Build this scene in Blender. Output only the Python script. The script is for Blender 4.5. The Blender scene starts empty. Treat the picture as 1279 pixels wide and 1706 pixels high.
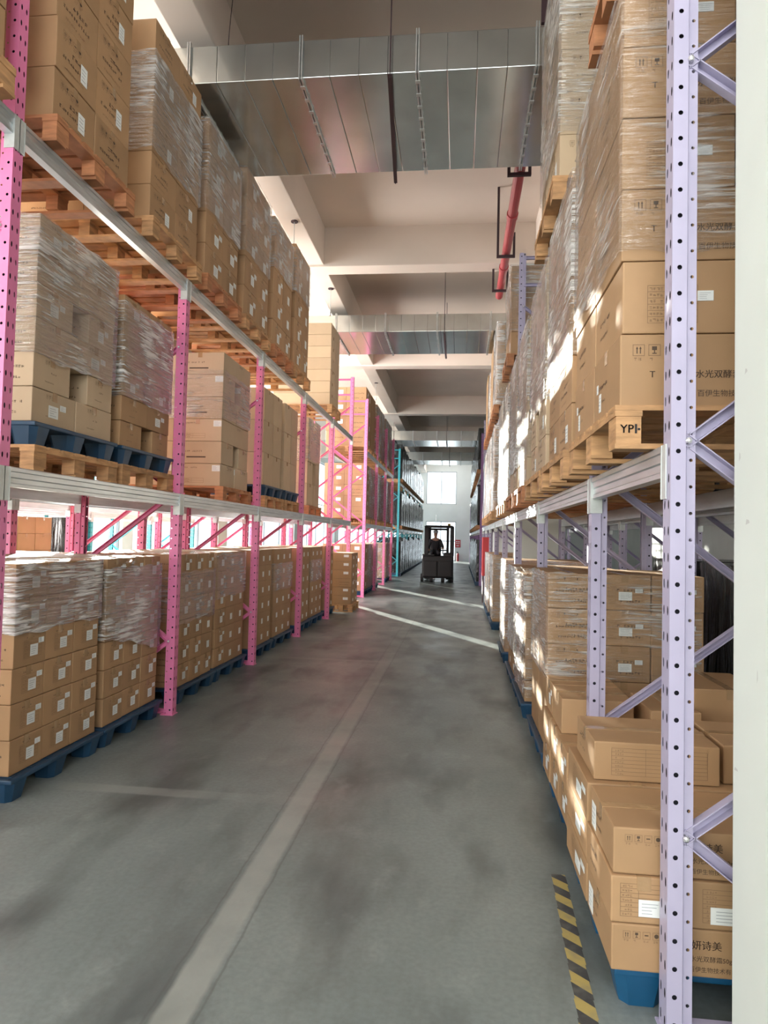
import bpy, bmesh, math, random
from mathutils import Vector, Matrix
from mathutils.bvhtree import BVHTree

random.seed(7)
SC = bpy.context.scene
COL = SC.collection
R = math.radians

# ------------------------------------------------------------------ camera
F_PX, YAW, PITCH, ROLL = 1120.4, 0.1121, 0.0368, 0.0234
cy, sy, cp, sp, cr, sr = (math.cos(YAW), math.sin(YAW), math.cos(PITCH), math.sin(PITCH), math.cos(ROLL), math.sin(ROLL))
fwd = Vector((-sy * cp, cy * cp, sp))
rgt0 = Vector((cy, sy, 0))
up0 = rgt0.cross(fwd)
rgt = rgt0 * cr + up0 * sr
upv = -rgt0 * sr + up0 * cr
cam = bpy.data.cameras.new('camera')
cam.sensor_fit = 'VERTICAL'
cam.sensor_height = 36.0
cam.lens = F_PX * 36.0 / 1706.0
cam.clip_start = 0.05
cam.clip_end = 300
camo = bpy.data.objects.new('camera', cam)
COL.objects.link(camo)
M = Matrix(((rgt.x, upv.x, -fwd.x, 0), (rgt.y, upv.y, -fwd.y, 0), (rgt.z, upv.z, -fwd.z, 1.65), (0, 0, 0, 1)))
camo.matrix_world = M
SC.camera = camo

# ------------------------------------------------------------------ view, world, lights
SC.view_settings.view_transform = 'Standard'
SC.view_settings.look = 'None'
SC.view_settings.exposure = 0.0
SC.view_settings.gamma = 1.0
SC.view_settings.use_curve_mapping = False
SC.cycles.use_denoising = True
SC.cycles.max_bounces = 8
SC.cycles.diffuse_bounces = 4
SC.cycles.glossy_bounces = 4
SC.cycles.transparent_max_bounces = 16
SC.cycles.transmission_bounces = 4
SC.cycles.caustics_reflective = False
SC.cycles.caustics_refractive = False
SC.cycles.sample_clamp_indirect = 6.0

w = bpy.data.worlds.new('sky')
SC.world = w
w.use_nodes = True
w.node_tree.nodes['Background'].inputs[0].default_value = (0.86, 0.93, 1.0, 1)
w.node_tree.nodes['Background'].inputs[1].default_value = 3.0


def light(name, kind, loc, direction, energy, color, size=None, size_y=None, angle=None):
    l = bpy.data.lights.new(name, kind)
    l.energy = energy
    l.color = color
    if size:
        l.shape = 'RECTANGLE'
        l.size = size
        l.size_y = size_y
    if angle is not None:
        l.angle = angle
    o = bpy.data.objects.new(name, l)
    COL.objects.link(o)
    o.location = loc
    o.rotation_euler = Vector(direction).to_track_quat('-Z', 'Y').to_euler()
    return o


EL = R(9)
light('sun', 'SUN', (-12, 24, 8), (0.5 * math.cos(EL), -0.866 * math.cos(EL), -math.sin(EL)), 40.0, (1.0, 0.93, 0.82), angle=R(0.6))
# daylight of an unseen opening behind the camera, set high for the light, and of the windows of the left wall
light('back_opening_daylight', 'AREA', (-0.8, -5.6, 5.0), (0.02, 1, 0.34), 400, (0.95, 0.98, 1.0), 7.5, 3.2)
WINDOWS = [(-4.0, 2.0), (3.0, 9.0), (9.6, 17.6), (18.2, 25.0), (26.0, 37.0), (38.0, 48.5)]
WPOW = [460, 620, 2800, 600, 0, 0]
for (a, b), pw in [q for q in zip(WINDOWS, WPOW) if q[1] > 0]:
    light('window_daylight', 'AREA', (-9.45, (a + b) / 2, 3.8), (1, 0, 0.25), pw, (1.0, 0.93, 0.88), b - a, 5.2)
light('right_wall_fill', 'AREA', (8.85, 3.0, 5.0), (-1, 0, 0.25), 420, (1.0, 0.96, 0.92), 9.0, 4.0)  # unseen fill light before the closed right wall, no window there
light('end_bay_fill', 'AREA', (-0.6, 46.5, 6.9), (0, 0.9, -1), 150, (0.95, 0.99, 1.0), 4.0, 2.0)  # added area light to brighten the far end, no lamp hangs there
light('far_window_daylight', 'AREA', (-1.2, 49.9, 5.3), (0, -1, -0.2), 60, (0.92, 0.97, 1.0), 2.0, 2.3)


# ------------------------------------------------------------------ materials
def new_mat(name):
    m = bpy.data.materials.new(name)
    m.use_nodes = True
    nt = m.node_tree
    return m, nt, nt.nodes['Principled BSDF']


def node(nt, t, **kw):
    n = nt.nodes.new(t)
    for k, v in kw.items():
        setattr(n, k, v)
    return n


def mat(name, col, rough=0.6, metal=0.0, var=0.0, scale=6.0, bump=0.0, bscale=40.0, stretch=(1, 1, 1), spec=0.5, objvar=0.0):
    m, nt, b = new_mat(name)
    b.inputs['Roughness'].default_value = rough
    b.inputs['Metallic'].default_value = metal
    b.inputs['Specular IOR Level'].default_value = spec
    c = (*col, 1)
    b.inputs['Base Color'].default_value = c
    tc = node(nt, 'ShaderNodeTexCoord')
    mp = node(nt, 'ShaderNodeMapping')
    mp.inputs['Scale'].default_value = stretch
    nt.links.new(tc.outputs['Object'], mp.inputs['Vector'])
    src = None
    if var > 0:
        nz = node(nt, 'ShaderNodeTexNoise')
        nz.inputs['Scale'].default_value = scale
        nz.inputs['Detail'].default_value = 5
        nt.links.new(mp.outputs['Vector'], nz.inputs['Vector'])
        mx = node(nt, 'ShaderNodeMix', data_type='RGBA')
        mx.inputs['A'].default_value = tuple(max(0, x * (1 - var)) for x in col) + (1,)
        mx.inputs['B'].default_value = tuple(min(1, x * (1 + var)) for x in col) + (1,)
        rp = node(nt, 'ShaderNodeMapRange')
        rp.inputs['From Min'].default_value = 0.3
        rp.inputs['From Max'].default_value = 0.7
        nt.links.new(nz.outputs['Fac'], rp.inputs['Value'])
        nt.links.new(rp.outputs['Result'], mx.inputs['Factor'])
        src = mx.outputs['Result']
    if objvar > 0:
        oi = node(nt, 'ShaderNodeObjectInfo')
        hs = node(nt, 'ShaderNodeHueSaturation')
        mr = node(nt, 'ShaderNodeMapRange')
        mr.inputs['To Min'].default_value = 1 - objvar
        mr.inputs['To Max'].default_value = 1 + objvar
        nt.links.new(oi.outputs['Random'], mr.inputs['Value'])
        nt.links.new(mr.outputs['Result'], hs.inputs['Value'])
        if src:
            nt.links.new(src, hs.inputs['Color'])
        else:
            hs.inputs['Color'].default_value = c
        src = hs.outputs['Color']
    if src:
        nt.links.new(src, b.inputs['Base Color'])
    if bump > 0:
        nb = node(nt, 'ShaderNodeTexNoise')
        nb.inputs['Scale'].default_value = bscale
        nb.inputs['Detail'].default_value = 3
        nt.links.new(mp.outputs['Vector'], nb.inputs['Vector'])
        bp = node(nt, 'ShaderNodeBump')
        bp.inputs['Strength'].default_value = bump
        bp.inputs['Distance'].default_value = 0.01
        nt.links.new(nb.outputs['Fac'], bp.inputs['Height'])
        nt.links.new(bp.outputs['Normal'], b.inputs['Normal'])
    return m


def film_mat(name, lo, hi, rough, tint, dens=(0.42, 0.72), seed=0.0, gloss=0.2):
    """clear stretch film: mostly transparent, glossy, whitish streaks paint its creases and their gleam"""
    m, nt, b = new_mat(name)
    tc = node(nt, 'ShaderNodeTexCoord')
    mp = node(nt, 'ShaderNodeMapping')
    mp.inputs['Scale'].default_value = (3.6, 3.6, 62.0)
    mp.inputs['Location'].default_value = (seed, seed, seed)
    mp.inputs['Rotation'].default_value = (R(9), R(7), 0)
    nt.links.new(tc.outputs['Object'], mp.inputs['Vector'])
    n1 = node(nt, 'ShaderNodeTexNoise')
    n1.inputs['Scale'].default_value = 1.0
    n1.inputs['Detail'].default_value = 4
    n1.inputs['Distortion'].default_value = 0.9
    nt.links.new(mp.outputs['Vector'], n1.inputs['Vector'])
    n2 = node(nt, 'ShaderNodeTexNoise')
    n2.inputs['Scale'].default_value = 2.2
    n2.inputs['Detail'].default_value = 2
    nt.links.new(tc.outputs['Object'], n2.inputs['Vector'])
    mr2 = node(nt, 'ShaderNodeMapRange')
    mr2.inputs['From Min'].default_value = 0.35
    mr2.inputs['From Max'].default_value = 0.65
    mr2.inputs['To Min'].default_value = -0.17
    mr2.inputs['To Max'].default_value = 0.15
    nt.links.new(n2.outputs['Fac'], mr2.inputs['Value'])
    ad = node(nt, 'ShaderNodeMath', operation='ADD')
    nt.links.new(n1.outputs['Fac'], ad.inputs[0])
    nt.links.new(mr2.outputs['Result'], ad.inputs[1])
    mr = node(nt, 'ShaderNodeMapRange')
    mr.inputs['From Min'].default_value = dens[0]
    mr.inputs['From Max'].default_value = dens[1]
    mr.inputs['To Min'].default_value = lo
    mr.inputs['To Max'].default_value = hi
    nt.links.new(ad.outputs['Value'], mr.inputs['Value'])
    b.inputs['Base Color'].default_value = (*tint, 1)  # white of the streaks, gleam put into the film colour
    b.inputs['Roughness'].default_value = 0.35
    bp = node(nt, 'ShaderNodeBump')
    bp.inputs['Strength'].default_value = 1.0
    bp.inputs['Distance'].default_value = 0.03
    nt.links.new(n1.outputs['Fac'], bp.inputs['Height'])
    nt.links.new(bp.outputs['Normal'], b.inputs['Normal'])
    tr = node(nt, 'ShaderNodeBsdfTransparent')
    gl = node(nt, 'ShaderNodeBsdfGlossy')
    gl.inputs['Roughness'].default_value = rough
    nt.links.new(bp.outputs['Normal'], gl.inputs['Normal'])
    m1 = node(nt, 'ShaderNodeMixShader')
    lw = node(nt, 'ShaderNodeLayerWeight')
    lw.inputs['Blend'].default_value = 0.35
    fm = node(nt, 'ShaderNodeMapRange')
    fm.inputs['To Min'].default_value = gloss
    fm.inputs['To Max'].default_value = min(0.85, gloss * 4.2)
    nt.links.new(lw.outputs['Facing'], fm.inputs['Value'])
    nt.links.new(fm.outputs['Result'], m1.inputs[0])
    nt.links.new(tr.outputs[0], m1.inputs[1])
    nt.links.new(gl.outputs[0], m1.inputs[2])
    m2 = node(nt, 'ShaderNodeMixShader')
    nt.links.new(mr.outputs['Result'], m2.inputs[0])
    nt.links.new(m1.outputs[0], m2.inputs[1])
    nt.links.new(b.outputs[0], m2.inputs[2])
    nt.links.new(m2.outputs[0], nt.nodes['Material Output'].inputs['Surface'])
    return m


def black_film_mat():
    m, nt, b = new_mat('black_film')
    tc = node(nt, 'ShaderNodeTexCoord')
    mp = node(nt, 'ShaderNodeMapping')
    mp.inputs['Scale'].default_value = (14, 14, 1.3)
    nt.links.new(tc.outputs['Object'], mp.inputs['Vector'])
    n1 = node(nt, 'ShaderNodeTexNoise')
    n1.inputs['Scale'].default_value = 1.0
    n1.inputs['Detail'].default_value = 5
    n1.inputs['Distortion'].default_value = 0.6
    nt.links.new(mp.outputs['Vector'], n1.inputs['Vector'])
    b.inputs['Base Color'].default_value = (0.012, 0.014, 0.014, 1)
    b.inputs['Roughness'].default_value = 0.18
    b.inputs['Specular IOR Level'].default_value = 0.55
    bp = node(nt, 'ShaderNodeBump')
    bp.inputs['Strength'].default_value = 1.0
    bp.inputs['Distance'].default_value = 0.16
    nt.links.new(n1.outputs['Fac'], bp.inputs['Height'])
    nt.links.new(bp.outputs['Normal'], b.inputs['Normal'])
    return m


def floor_mat():
    m, nt, b = new_mat('concrete_floor')
    tc = node(nt, 'ShaderNodeTexCoord')
    sep = node(nt, 'ShaderNodeSeparateXYZ')
    nt.links.new(tc.outputs['Object'], sep.inputs[0])

    def noise(scale, detail, sc=(1, 1, 1)):
        mp = node(nt, 'ShaderNodeMapping')
        mp.inputs['Scale'].default_value = sc
        nt.links.new(tc.outputs['Object'], mp.inputs['Vector'])
        n = node(nt, 'ShaderNodeTexNoise')
        n.inputs['Scale'].default_value = scale
        n.inputs['Detail'].default_value = detail
        nt.links.new(mp.outputs['Vector'], n.inputs['Vector'])
        return n.outputs['Fac']

    def ramp(v, a, b_, lo=0.0, hi=1.0):
        r = node(nt, 'ShaderNodeMapRange')
        r.inputs['From Min'].default_value = a
        r.inputs['From Max'].default_value = b_
        r.inputs['To Min'].default_value = lo
        r.inputs['To Max'].default_value = hi
        nt.links.new(v, r.inputs['Value'])
        return r.outputs['Result']

    def mix(fac, a, b_):
        x = node(nt, 'ShaderNodeMix', data_type='RGBA')
        if isinstance(fac, float):
            x.inputs['Factor'].default_value = fac
        else:
            nt.links.new(fac, x.inputs['Factor'])
        for k, v in (('A', a), ('B', b_)):
            if isinstance(v, tuple):
                x.inputs[k].default_value = (*v, 1)
            else:
                nt.links.new(v, x.inputs[k])
        return x.outputs['Result']

    def math_(op, a, b_=None):
        x = node(nt, 'ShaderNodeMath', operation=op)
        for i, v in enumerate((a, b_)):
            if v is None:
                continue
            if isinstance(v, (int, float)):
                x.inputs[i].default_value = v
            else:
                nt.links.new(v, x.inputs[i])
        return x.outputs[0]

    base = mix(ramp(noise(0.9, 6, (1, 0.5, 1)), 0.34, 0.66), (0.160, 0.192, 0.190), (0.245, 0.285, 0.278))
    base = mix(ramp(noise(2.3, 8, (1, 0.35, 1)), 0.48, 0.66, 0, 0.85), base, (0.080, 0.094, 0.092))
    base = mix(ramp(noise(5.0, 6, (1, 0.6, 1)), 0.58, 0.75, 0, 0.5), base, (0.29, 0.33, 0.32))
    base = mix(ramp(noise(40, 6), 0.35, 0.7, 0, 0.28), base, (0.10, 0.10, 0.10))

    X, Y = sep.outputs['X'], sep.outputs['Y']
    wob = math_('MULTIPLY', math_('SUBTRACT', noise(9, 4), 0.5), 0.02)

    def band(sock, c, half, soft=0.02):
        d = math_('ABSOLUTE', math_('ADD', math_('SUBTRACT', sock, c), wob))
        return ramp(d, half, half + soft, 1, 0)

    strip = math_('MULTIPLY', math_('MULTIPLY', band(X, -0.94, 0.055), ramp(noise(3, 4), 0.25, 0.6, 0.45, 0.85)), ramp(Y, 5.5, 10.5, 1.0, 0.15))
    base = mix(strip, base, (0.31, 0.33, 0.31))
    for c0, hw, k in ((4.15, 0.05, 0.55), (8.9, 0.05, 0.35), (13.0, 0.06, 0.3)):
        left = ramp(X, -0.9, -0.86, 1, 0)
        s2 = math_('MULTIPLY', math_('MULTIPLY', band(Y, c0, hw), left), ramp(noise(2, 3), 0.35, 0.6, 0.1, k))
        base = mix(s2, base, (0.31, 0.335, 0.32))
    for c0 in (-1.03, -0.855):
        base = mix(math_('MULTIPLY', band(X, c0, 0.003, 0.004), 0.45), base, (0.09, 0.09, 0.09))
    nt.links.new(base, b.inputs['Base Color'])
    nt.links.new(ramp(noise(1.7, 4), 0.3, 0.7, 0.32, 0.52), b.inputs['Roughness'])
    b.inputs['Specular IOR Level'].default_value = 0.45
    bp = node(nt, 'ShaderNodeBump')
    bp.inputs['Strength'].default_value = 0.12
    bp.inputs['Distance'].default_value = 0.01
    nt.links.new(noise(25, 4), bp.inputs['Height'])
    nt.links.new(bp.outputs['Normal'], b.inputs['Normal'])
    return m


def hazard_mat():
    m, nt, b = new_mat('hazard_tape')
    tc = node(nt, 'ShaderNodeTexCoord')
    sep = node(nt, 'ShaderNodeSeparateXYZ')
    nt.links.new(tc.outputs['Object'], sep.inputs[0])
    a = node(nt, 'ShaderNodeMath', operation='MULTIPLY_ADD')
    nt.links.new(sep.outputs['X'], a.inputs[0])
    a.inputs[1].default_value = 0.95
    nt.links.new(sep.outputs['Y'], a.inputs[2])
    f = node(nt, 'ShaderNodeMath', operation='MULTIPLY')
    nt.links.new(a.outputs[0], f.inputs[0])
    f.inputs[1].default_value = 1 / 0.15
    fr = node(nt, 'ShaderNodeMath', operation='FRACT')
    nt.links.new(f.outputs[0], fr.inputs[0])
    gt = node(nt, 'ShaderNodeMath', operation='GREATER_THAN')
    nt.links.new(fr.outputs[0], gt.inputs[0])
    gt.inputs[1].default_value = 0.5
    nz = node(nt, 'ShaderNodeTexNoise')
    nz.inputs['Scale'].default_value = 14
    nz.inputs['Detail'].default_value = 5
    nt.links.new(tc.outputs['Object'], nz.inputs['Vector'])
    mx = node(nt, 'ShaderNodeMix', data_type='RGBA')
    mx.inputs['A'].default_value = (0.055, 0.058, 0.06, 1)
    mx.inputs['B'].default_value = (0.46, 0.36, 0.12, 1)
    nt.links.new(gt.outputs[0], mx.inputs['Factor'])
    m2 = node(nt, 'ShaderNodeMix', data_type='RGBA')
    mr = node(nt, 'ShaderNodeMapRange')
    mr.inputs['From Min'].default_value = 0.45
    mr.inputs['From Max'].default_value = 0.75
    mr.inputs['To Max'].default_value = 0.55
    nt.links.new(nz.outputs['Fac'], mr.inputs['Value'])
    nt.links.new(mr.outputs['Result'], m2.inputs['Factor'])
    nt.links.new(mx.outputs['Result'], m2.inputs['A'])
    m2.inputs['B'].default_value = (0.2, 0.2, 0.18, 1)
    nt.links.new(m2.outputs['Result'], b.inputs['Base Color'])
    b.inputs['Roughness'].default_value = 0.55
    return m


def glass_mat():
    m = bpy.data.materials.new('window_glass')
    m.use_nodes = True
    nt = m.node_tree
    for n in list(nt.nodes):
        nt.nodes.remove(n)
    out = node(nt, 'ShaderNodeOutputMaterial')
    tr = node(nt, 'ShaderNodeBsdfTransparent')
    tr.inputs[0].default_value = (0.93, 0.96, 0.96, 1)
    gl = node(nt, 'ShaderNodeBsdfGlossy')
    gl.inputs['Roughness'].default_value = 0.03
    mx = node(nt, 'ShaderNodeMixShader')
    mx.inputs[0].default_value = 0.06
    nt.links.new(tr.outputs[0], mx.inputs[1])
    nt.links.new(gl.outputs[0], mx.inputs[2])
    nt.links.new(mx.outputs[0], out.inputs[0])
    return m


MT = dict(
    pink=mat('pink_enamel', (0.80, 0.225, 0.44), 0.38, var=0.06, scale=5, spec=0.5),
    lav=mat('lavender_enamel', (0.42, 0.39, 0.54), 0.38, var=0.05, scale=5, spec=0.5),
    purple=mat('purple_enamel', (0.36, 0.20, 0.46), 0.4, var=0.05, scale=5),
    teal=mat('teal_enamel', (0.045, 0.42, 0.50), 0.4, var=0.05, scale=5),
    hole=mat('hole_shade', (0.012, 0.012, 0.02), 0.9),  # near-black for the painted shade inside the posts
    galv=mat('galvanized_steel', (0.60, 0.64, 0.66), 0.34, 0.75, var=0.14, scale=9, stretch=(1, 0.3, 3)),
    zinc=mat('zinc_plate', (0.62, 0.66, 0.66), 0.45, 0.45, var=0.12, scale=14),
    bolt=mat('bolt_steel', (0.70, 0.70, 0.72), 0.28, 0.9),
    card=mat('kraft_cardboard', (0.415, 0.256, 0.135), 0.62, var=0.07, scale=3.5, bump=0.12, bscale=9, objvar=0.10, spec=0.35),
    cardpale=mat('pale_cardboard', (0.56, 0.43, 0.29), 0.6, var=0.06, scale=3.5, bump=0.1, bscale=9, objvar=0.08, spec=0.35),
    tape=mat('clear_brown_tape', (0.40, 0.255, 0.135), 0.14, var=0.1, scale=12, bump=0.25, bscale=30, spec=0.6),
    ink=mat('carton_ink', (0.085, 0.055, 0.035), 0.7),
    inklight=mat('faint_carton_ink', (0.25, 0.155, 0.085), 0.7),
    paper=mat('label_paper', (0.80, 0.83, 0.82), 0.55, var=0.03, scale=20),
    inkgray=mat('label_ink', (0.34, 0.37, 0.40), 0.7),
    wood=mat('pallet_wood', (0.50, 0.285, 0.135), 0.72, var=0.30, scale=7, stretch=(1, 1, 5), bump=0.2, bscale=24, objvar=0.16),
    woodred=mat('red_pallet_wood', (0.44, 0.195, 0.09), 0.72, var=0.26, scale=7, stretch=(1, 1, 5), bump=0.2, bscale=24, objvar=0.10),
    blue=mat('blue_plastic', (0.012, 0.055, 0.12), 0.45, var=0.14, scale=5, objvar=0.15),
    bluebright=mat('bright_blue_plastic', (0.008, 0.08, 0.18), 0.4, var=0.1, scale=5),  # brighter blue of the nearest right floor pallet
    duct=mat('duct_sheet', (0.62, 0.66, 0.65), 0.19, 0.88, var=0.10, scale=2.5, bump=0.10, bscale=2.2),
    ductflange=mat('duct_flange', (0.66, 0.68, 0.68), 0.35, 0.8, var=0.1, scale=20),
    darksteel=mat('dark_painted_steel', (0.045, 0.022, 0.028), 0.5),
    ceil=mat('ceiling_plaster', (0.74, 0.65, 0.575), 0.9, var=0.05, scale=0.8),
    wall=mat('white_wall', (0.76, 0.775, 0.75), 0.85, var=0.04, scale=1.2),
    pillar=mat('pillar_paint', (0.64, 0.68, 0.64), 0.75, var=0.035, scale=2.0, bump=0.04, bscale=6),
    scuff=mat('grey_scuff', (0.50, 0.51, 0.49), 0.8),
    floor=floor_mat(),
    hazard=hazard_mat(),
    glass=glass_mat(),
    film=film_mat('stretch_film', 0.0, 0.50, 0.15, (0.88, 0.88, 0.87), (0.50, 0.74), seed=0.0, gloss=0.12),
    filmthick=film_mat('thick_stretch_film', 0.0, 0.72, 0.15, (0.90, 0.90, 0.89), (0.49, 0.70), seed=3.1, gloss=0.17),
    filmgleam=film_mat('gleam_stretch_film', 0.0, 0.92, 0.15, (0.95, 0.95, 0.94), (0.47, 0.64), seed=5.7, gloss=0.20),  # denser white streaks paint a stronger gleam into the film
    bfilm=black_film_mat(),
    red=mat('red_paint', (0.46, 0.035, 0.04), 0.42, var=0.08, scale=4),
    redpipe=mat('red_pipe_paint', (0.46, 0.06, 0.07), 0.35, var=0.06, scale=4),
    white=mat('white_plastic', (0.78, 0.78, 0.76), 0.5),
    black=mat('black_paint', (0.006, 0.006, 0.007), 0.55),
    rubber=mat('tyre_rubber', (0.018, 0.018, 0.018), 0.8),
    chrome=mat('polished_steel', (0.6, 0.6, 0.6), 0.25, 0.9),
    skin=mat('skin', (0.40, 0.22, 0.15), 0.55),
    cloth=mat('dark_cloth', (0.018, 0.019, 0.024), 0.85),
    cap=mat('pale_cap', (0.50, 0.50, 0.50), 0.7),
    frame=mat('grey_window_frame', (0.36, 0.38, 0.40), 0.5),
    yellow=mat('yellow_plastic', (0.5, 0.36, 0.05), 0.5),
)


# ------------------------------------------------------------------ mesh builder
class MB:
    def __init__(self):
        self.v, self.f, self.m = [], [], []

    def quad(self, pts, mi=0):
        n = len(self.v)
        self.v += [tuple(p) for p in pts]
        self.f.append(tuple(range(n, n + len(pts))))
        self.m.append(mi)

    def box(self, a, b, mi=0):
        x0, y0, z0 = (min(a[i], b[i]) for i in range(3))
        x1, y1, z1 = (max(a[i], b[i]) for i in range(3))
        n = len(self.v)
        self.v += [(x0, y0, z0), (x1, y0, z0), (x1, y1, z0), (x0, y1, z0), (x0, y0, z1), (x1, y0, z1), (x1, y1, z1), (x0, y1, z1)]
        for q in ((3, 2, 1, 0), (4, 5, 6, 7), (0, 1, 5, 4), (1, 2, 6, 5), (2, 3, 7, 6), (3, 0, 4, 7)):
            self.f.append(tuple(n + i for i in q))
            self.m.append(mi)

    def bevbox(self, a, b, r, mi=0):
        """box with chamfered edges (24 verts)"""
        x0, y0, z0 = (min(a[i], b[i]) for i in range(3))
        x1, y1, z1 = (max(a[i], b[i]) for i in range(3))
        bm = bmesh.new()
        vs = [bm.verts.new(p) for p in ((x0, y0, z0), (x1, y0, z0), (x1, y1, z0), (x0, y1, z0), (x0, y0, z1), (x1, y0, z1), (x1, y1, z1), (x0, y1, z1))]
        for q in ((3, 2, 1, 0), (4, 5, 6, 7), (0, 1, 5, 4), (1, 2, 6, 5), (2, 3, 7, 6), (3, 0, 4, 7)):
            bm.faces.new([vs[i] for i in q])
        bmesh.ops.bevel(bm, geom=list(bm.edges), offset=r, segments=2, affect='EDGES', profile=0.6)
        bm.verts.index_update()
        n = len(self.v)
        self.v += [tuple(v.co) for v in bm.verts]
        for f in bm.faces:
            self.f.append(tuple(n + v.index for v in f.verts))
            self.m.append(mi)
        bm.free()

    def prism(self, prof, p, q, up=(0, 0, 1), mi=0, caps=True):
        """extrude a 2D profile (a, b) from p to q; a runs along the side axis, b along the up axis"""
        p, q, up = Vector(p), Vector(q), Vector(up)
        d = (q - p).normalized()
        s = d.cross(up)
        if s.length < 1e-5:
            s = d.cross(Vector((1, 0, 0)))
        s.normalize()
        u = s.cross(d)
        n = len(self.v)
        k = len(prof)
        for o in (p, q):
            self.v += [tuple(o + s * a + u * b) for a, b in prof]
        for i in range(k):
            j = (i + 1) % k
            self.f.append((n + i, n + j, n + k + j, n + k + i))
            self.m.append(mi)
        if caps:
            self.f.append(tuple(n + i for i in reversed(range(k))))
            self.m.append(mi)
            self.f.append(tuple(n + k + i for i in range(k)))
            self.m.append(mi)

    def tube(self, p, q, r, seg=10, mi=0, r2=None):
        p, q = Vector(p), Vector(q)
        d = (q - p).normalized()
        s = d.cross(Vector((0, 0, 1)))
        if s.length < 1e-4:
            s = Vector((1, 0, 0))
        s.normalize()
        u = s.cross(d)
        r2 = r if r2 is None else r2
        n = len(self.v)
        for o, rr in ((p, r), (q, r2)):
            self.v += [tuple(o + s * rr * math.cos(2 * math.pi * i / seg) + u * rr * math.sin(2 * math.pi * i / seg)) for i in range(seg)]
        for i in range(seg):
            j = (i + 1) % seg
            self.f.append((n + i, n + j, n + seg + j, n + seg + i))
            self.m.append(mi)
        self.f.append(tuple(n + i for i in reversed(range(seg))))
        self.m.append(mi)
        self.f.append(tuple(n + seg + i for i in range(seg)))
        self.m.append(mi)

    def sphere(self, c, r, mi=0, nu=12, nv=8, sc=(1, 1, 1)):
        n = len(self.v)
        for j in range(nv + 1):
            t = math.pi * j / nv
            for i in range(nu):
                p = 2 * math.pi * i / nu
                self.v.append((c[0] + r * sc[0] * math.sin(t) * math.cos(p), c[1] + r * sc[1] * math.sin(t) * math.sin(p), c[2] + r * sc[2] * math.cos(t)))
        for j in range(nv):
            for i in range(nu):
                k = (i + 1) % nu
                self.f.append((n + j * nu + i, n + (j + 1) * nu + i, n + (j + 1) * nu + k, n + j * nu + k))
                self.m.append(mi)

    def mesh(self, name, mats):
        me = bpy.data.meshes.new(name)
        me.from_pydata(self.v, [], self.f)
        for m in mats:
            me.materials.append(m)
        me.polygons.foreach_set('material_index', self.m)
        me.update()
        return me

    def build(self, name, mats, parent=None, loc=None):
        if not isinstance(mats, (list, tuple)):
            mats = [mats]
        return link(name, self.mesh(name, mats), parent, loc)


def link(name, me, parent=None, loc=None, rotz=None):
    o = bpy.data.objects.new(name, me)
    COL.objects.link(o)
    if parent is not None:
        o.parent = parent
    if loc is not None:
        o.location = loc
    if rotz is not None:
        o.rotation_euler = (0, 0, rotz)
    return o


def tag(o, label, cat, group=None, kind=None):
    o['label'] = label
    o['category'] = cat
    if group:
        o['group'] = group
    if kind:
        o['kind'] = kind
    return o


def empty(name, loc=(0, 0, 0)):
    o = bpy.data.objects.new(name, None)
    COL.objects.link(o)
    o.location = loc
    o.empty_display_size = 0.2
    return o


def struct(name, mb, m):
    o = mb.build(name, m)
    o['kind'] = 'structure'
    return o


# ------------------------------------------------------------------ setting
YB, YE = -6.0, 50.0
XLW, XRW = -9.2, 9.0
ZC = 7.1       # slab
ZB = 6.4       # underside of the beams
b = MB()
b.box((XLW, YB, -0.2), (XRW, YE, 0))
struct('floor', b, MT['floor'])
b = MB()
b.box((XLW, YB, ZC), (XRW, YE, ZC + 0.25))
struct('ceiling', b, MT['ceil'])
BEAMS = [4.63, 11.53, 18.43, 25.7, 32.8, 40.0]
for y in BEAMS:
    b = MB()
    b.bevbox((XLW, y, ZB), (XRW, y + 0.38, ZC + 0.02), 0.012)
    struct('ceiling_beam', b, MT['ceil'])
for x0, x1 in ((-2.83, -2.47), (1.2, 1.56)):
    for i, (a, c) in enumerate(zip([YB] + [y + 0.382 for y in BEAMS], [y - 0.002 for y in BEAMS] + [YE])):
        b = MB()
        b.bevbox((x0, a, ZB + 0.03), (x1, c, ZC + 0.02), 0.012)
        struct('ceiling_beam', b, MT['ceil'])
# walls; the left wall is built round its window openings, the back wall round an unseen opening set high for the light
b = MB()
zs, ze = 0.9, 6.5
edges = [YB] + [e for wv in WINDOWS for e in wv] + [YE]
for i in range(0, len(edges), 2):
    b.box((XLW - 0.25, edges[i], 0), (XLW, edges[i + 1], ZC))
for a, c in WINDOWS:
    b.box((XLW - 0.25, a, 0), (XLW, c, zs))
    b.box((XLW - 0.25, a, ze), (XLW, c, ZC))
struct('wall_left', b, MT['wall'])
b = MB()
b.box((XRW, YB, 0), (XRW + 0.25, YE, ZC))
struct('wall_right', b, MT['wall'])
b = MB()
b.box((XLW, YB - 0.25, 0), (-4.5, YB, ZC))
b.box((3.2, YB - 0.25, 0), (XRW, YB, ZC))
b.box((-4.5, YB - 0.25, 6.4), (3.2, YB, ZC))
b.box((-4.5, YB - 0.25, 0), (3.2, YB, 2.9))
struct('wall_back', b, MT['wall'])
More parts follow.
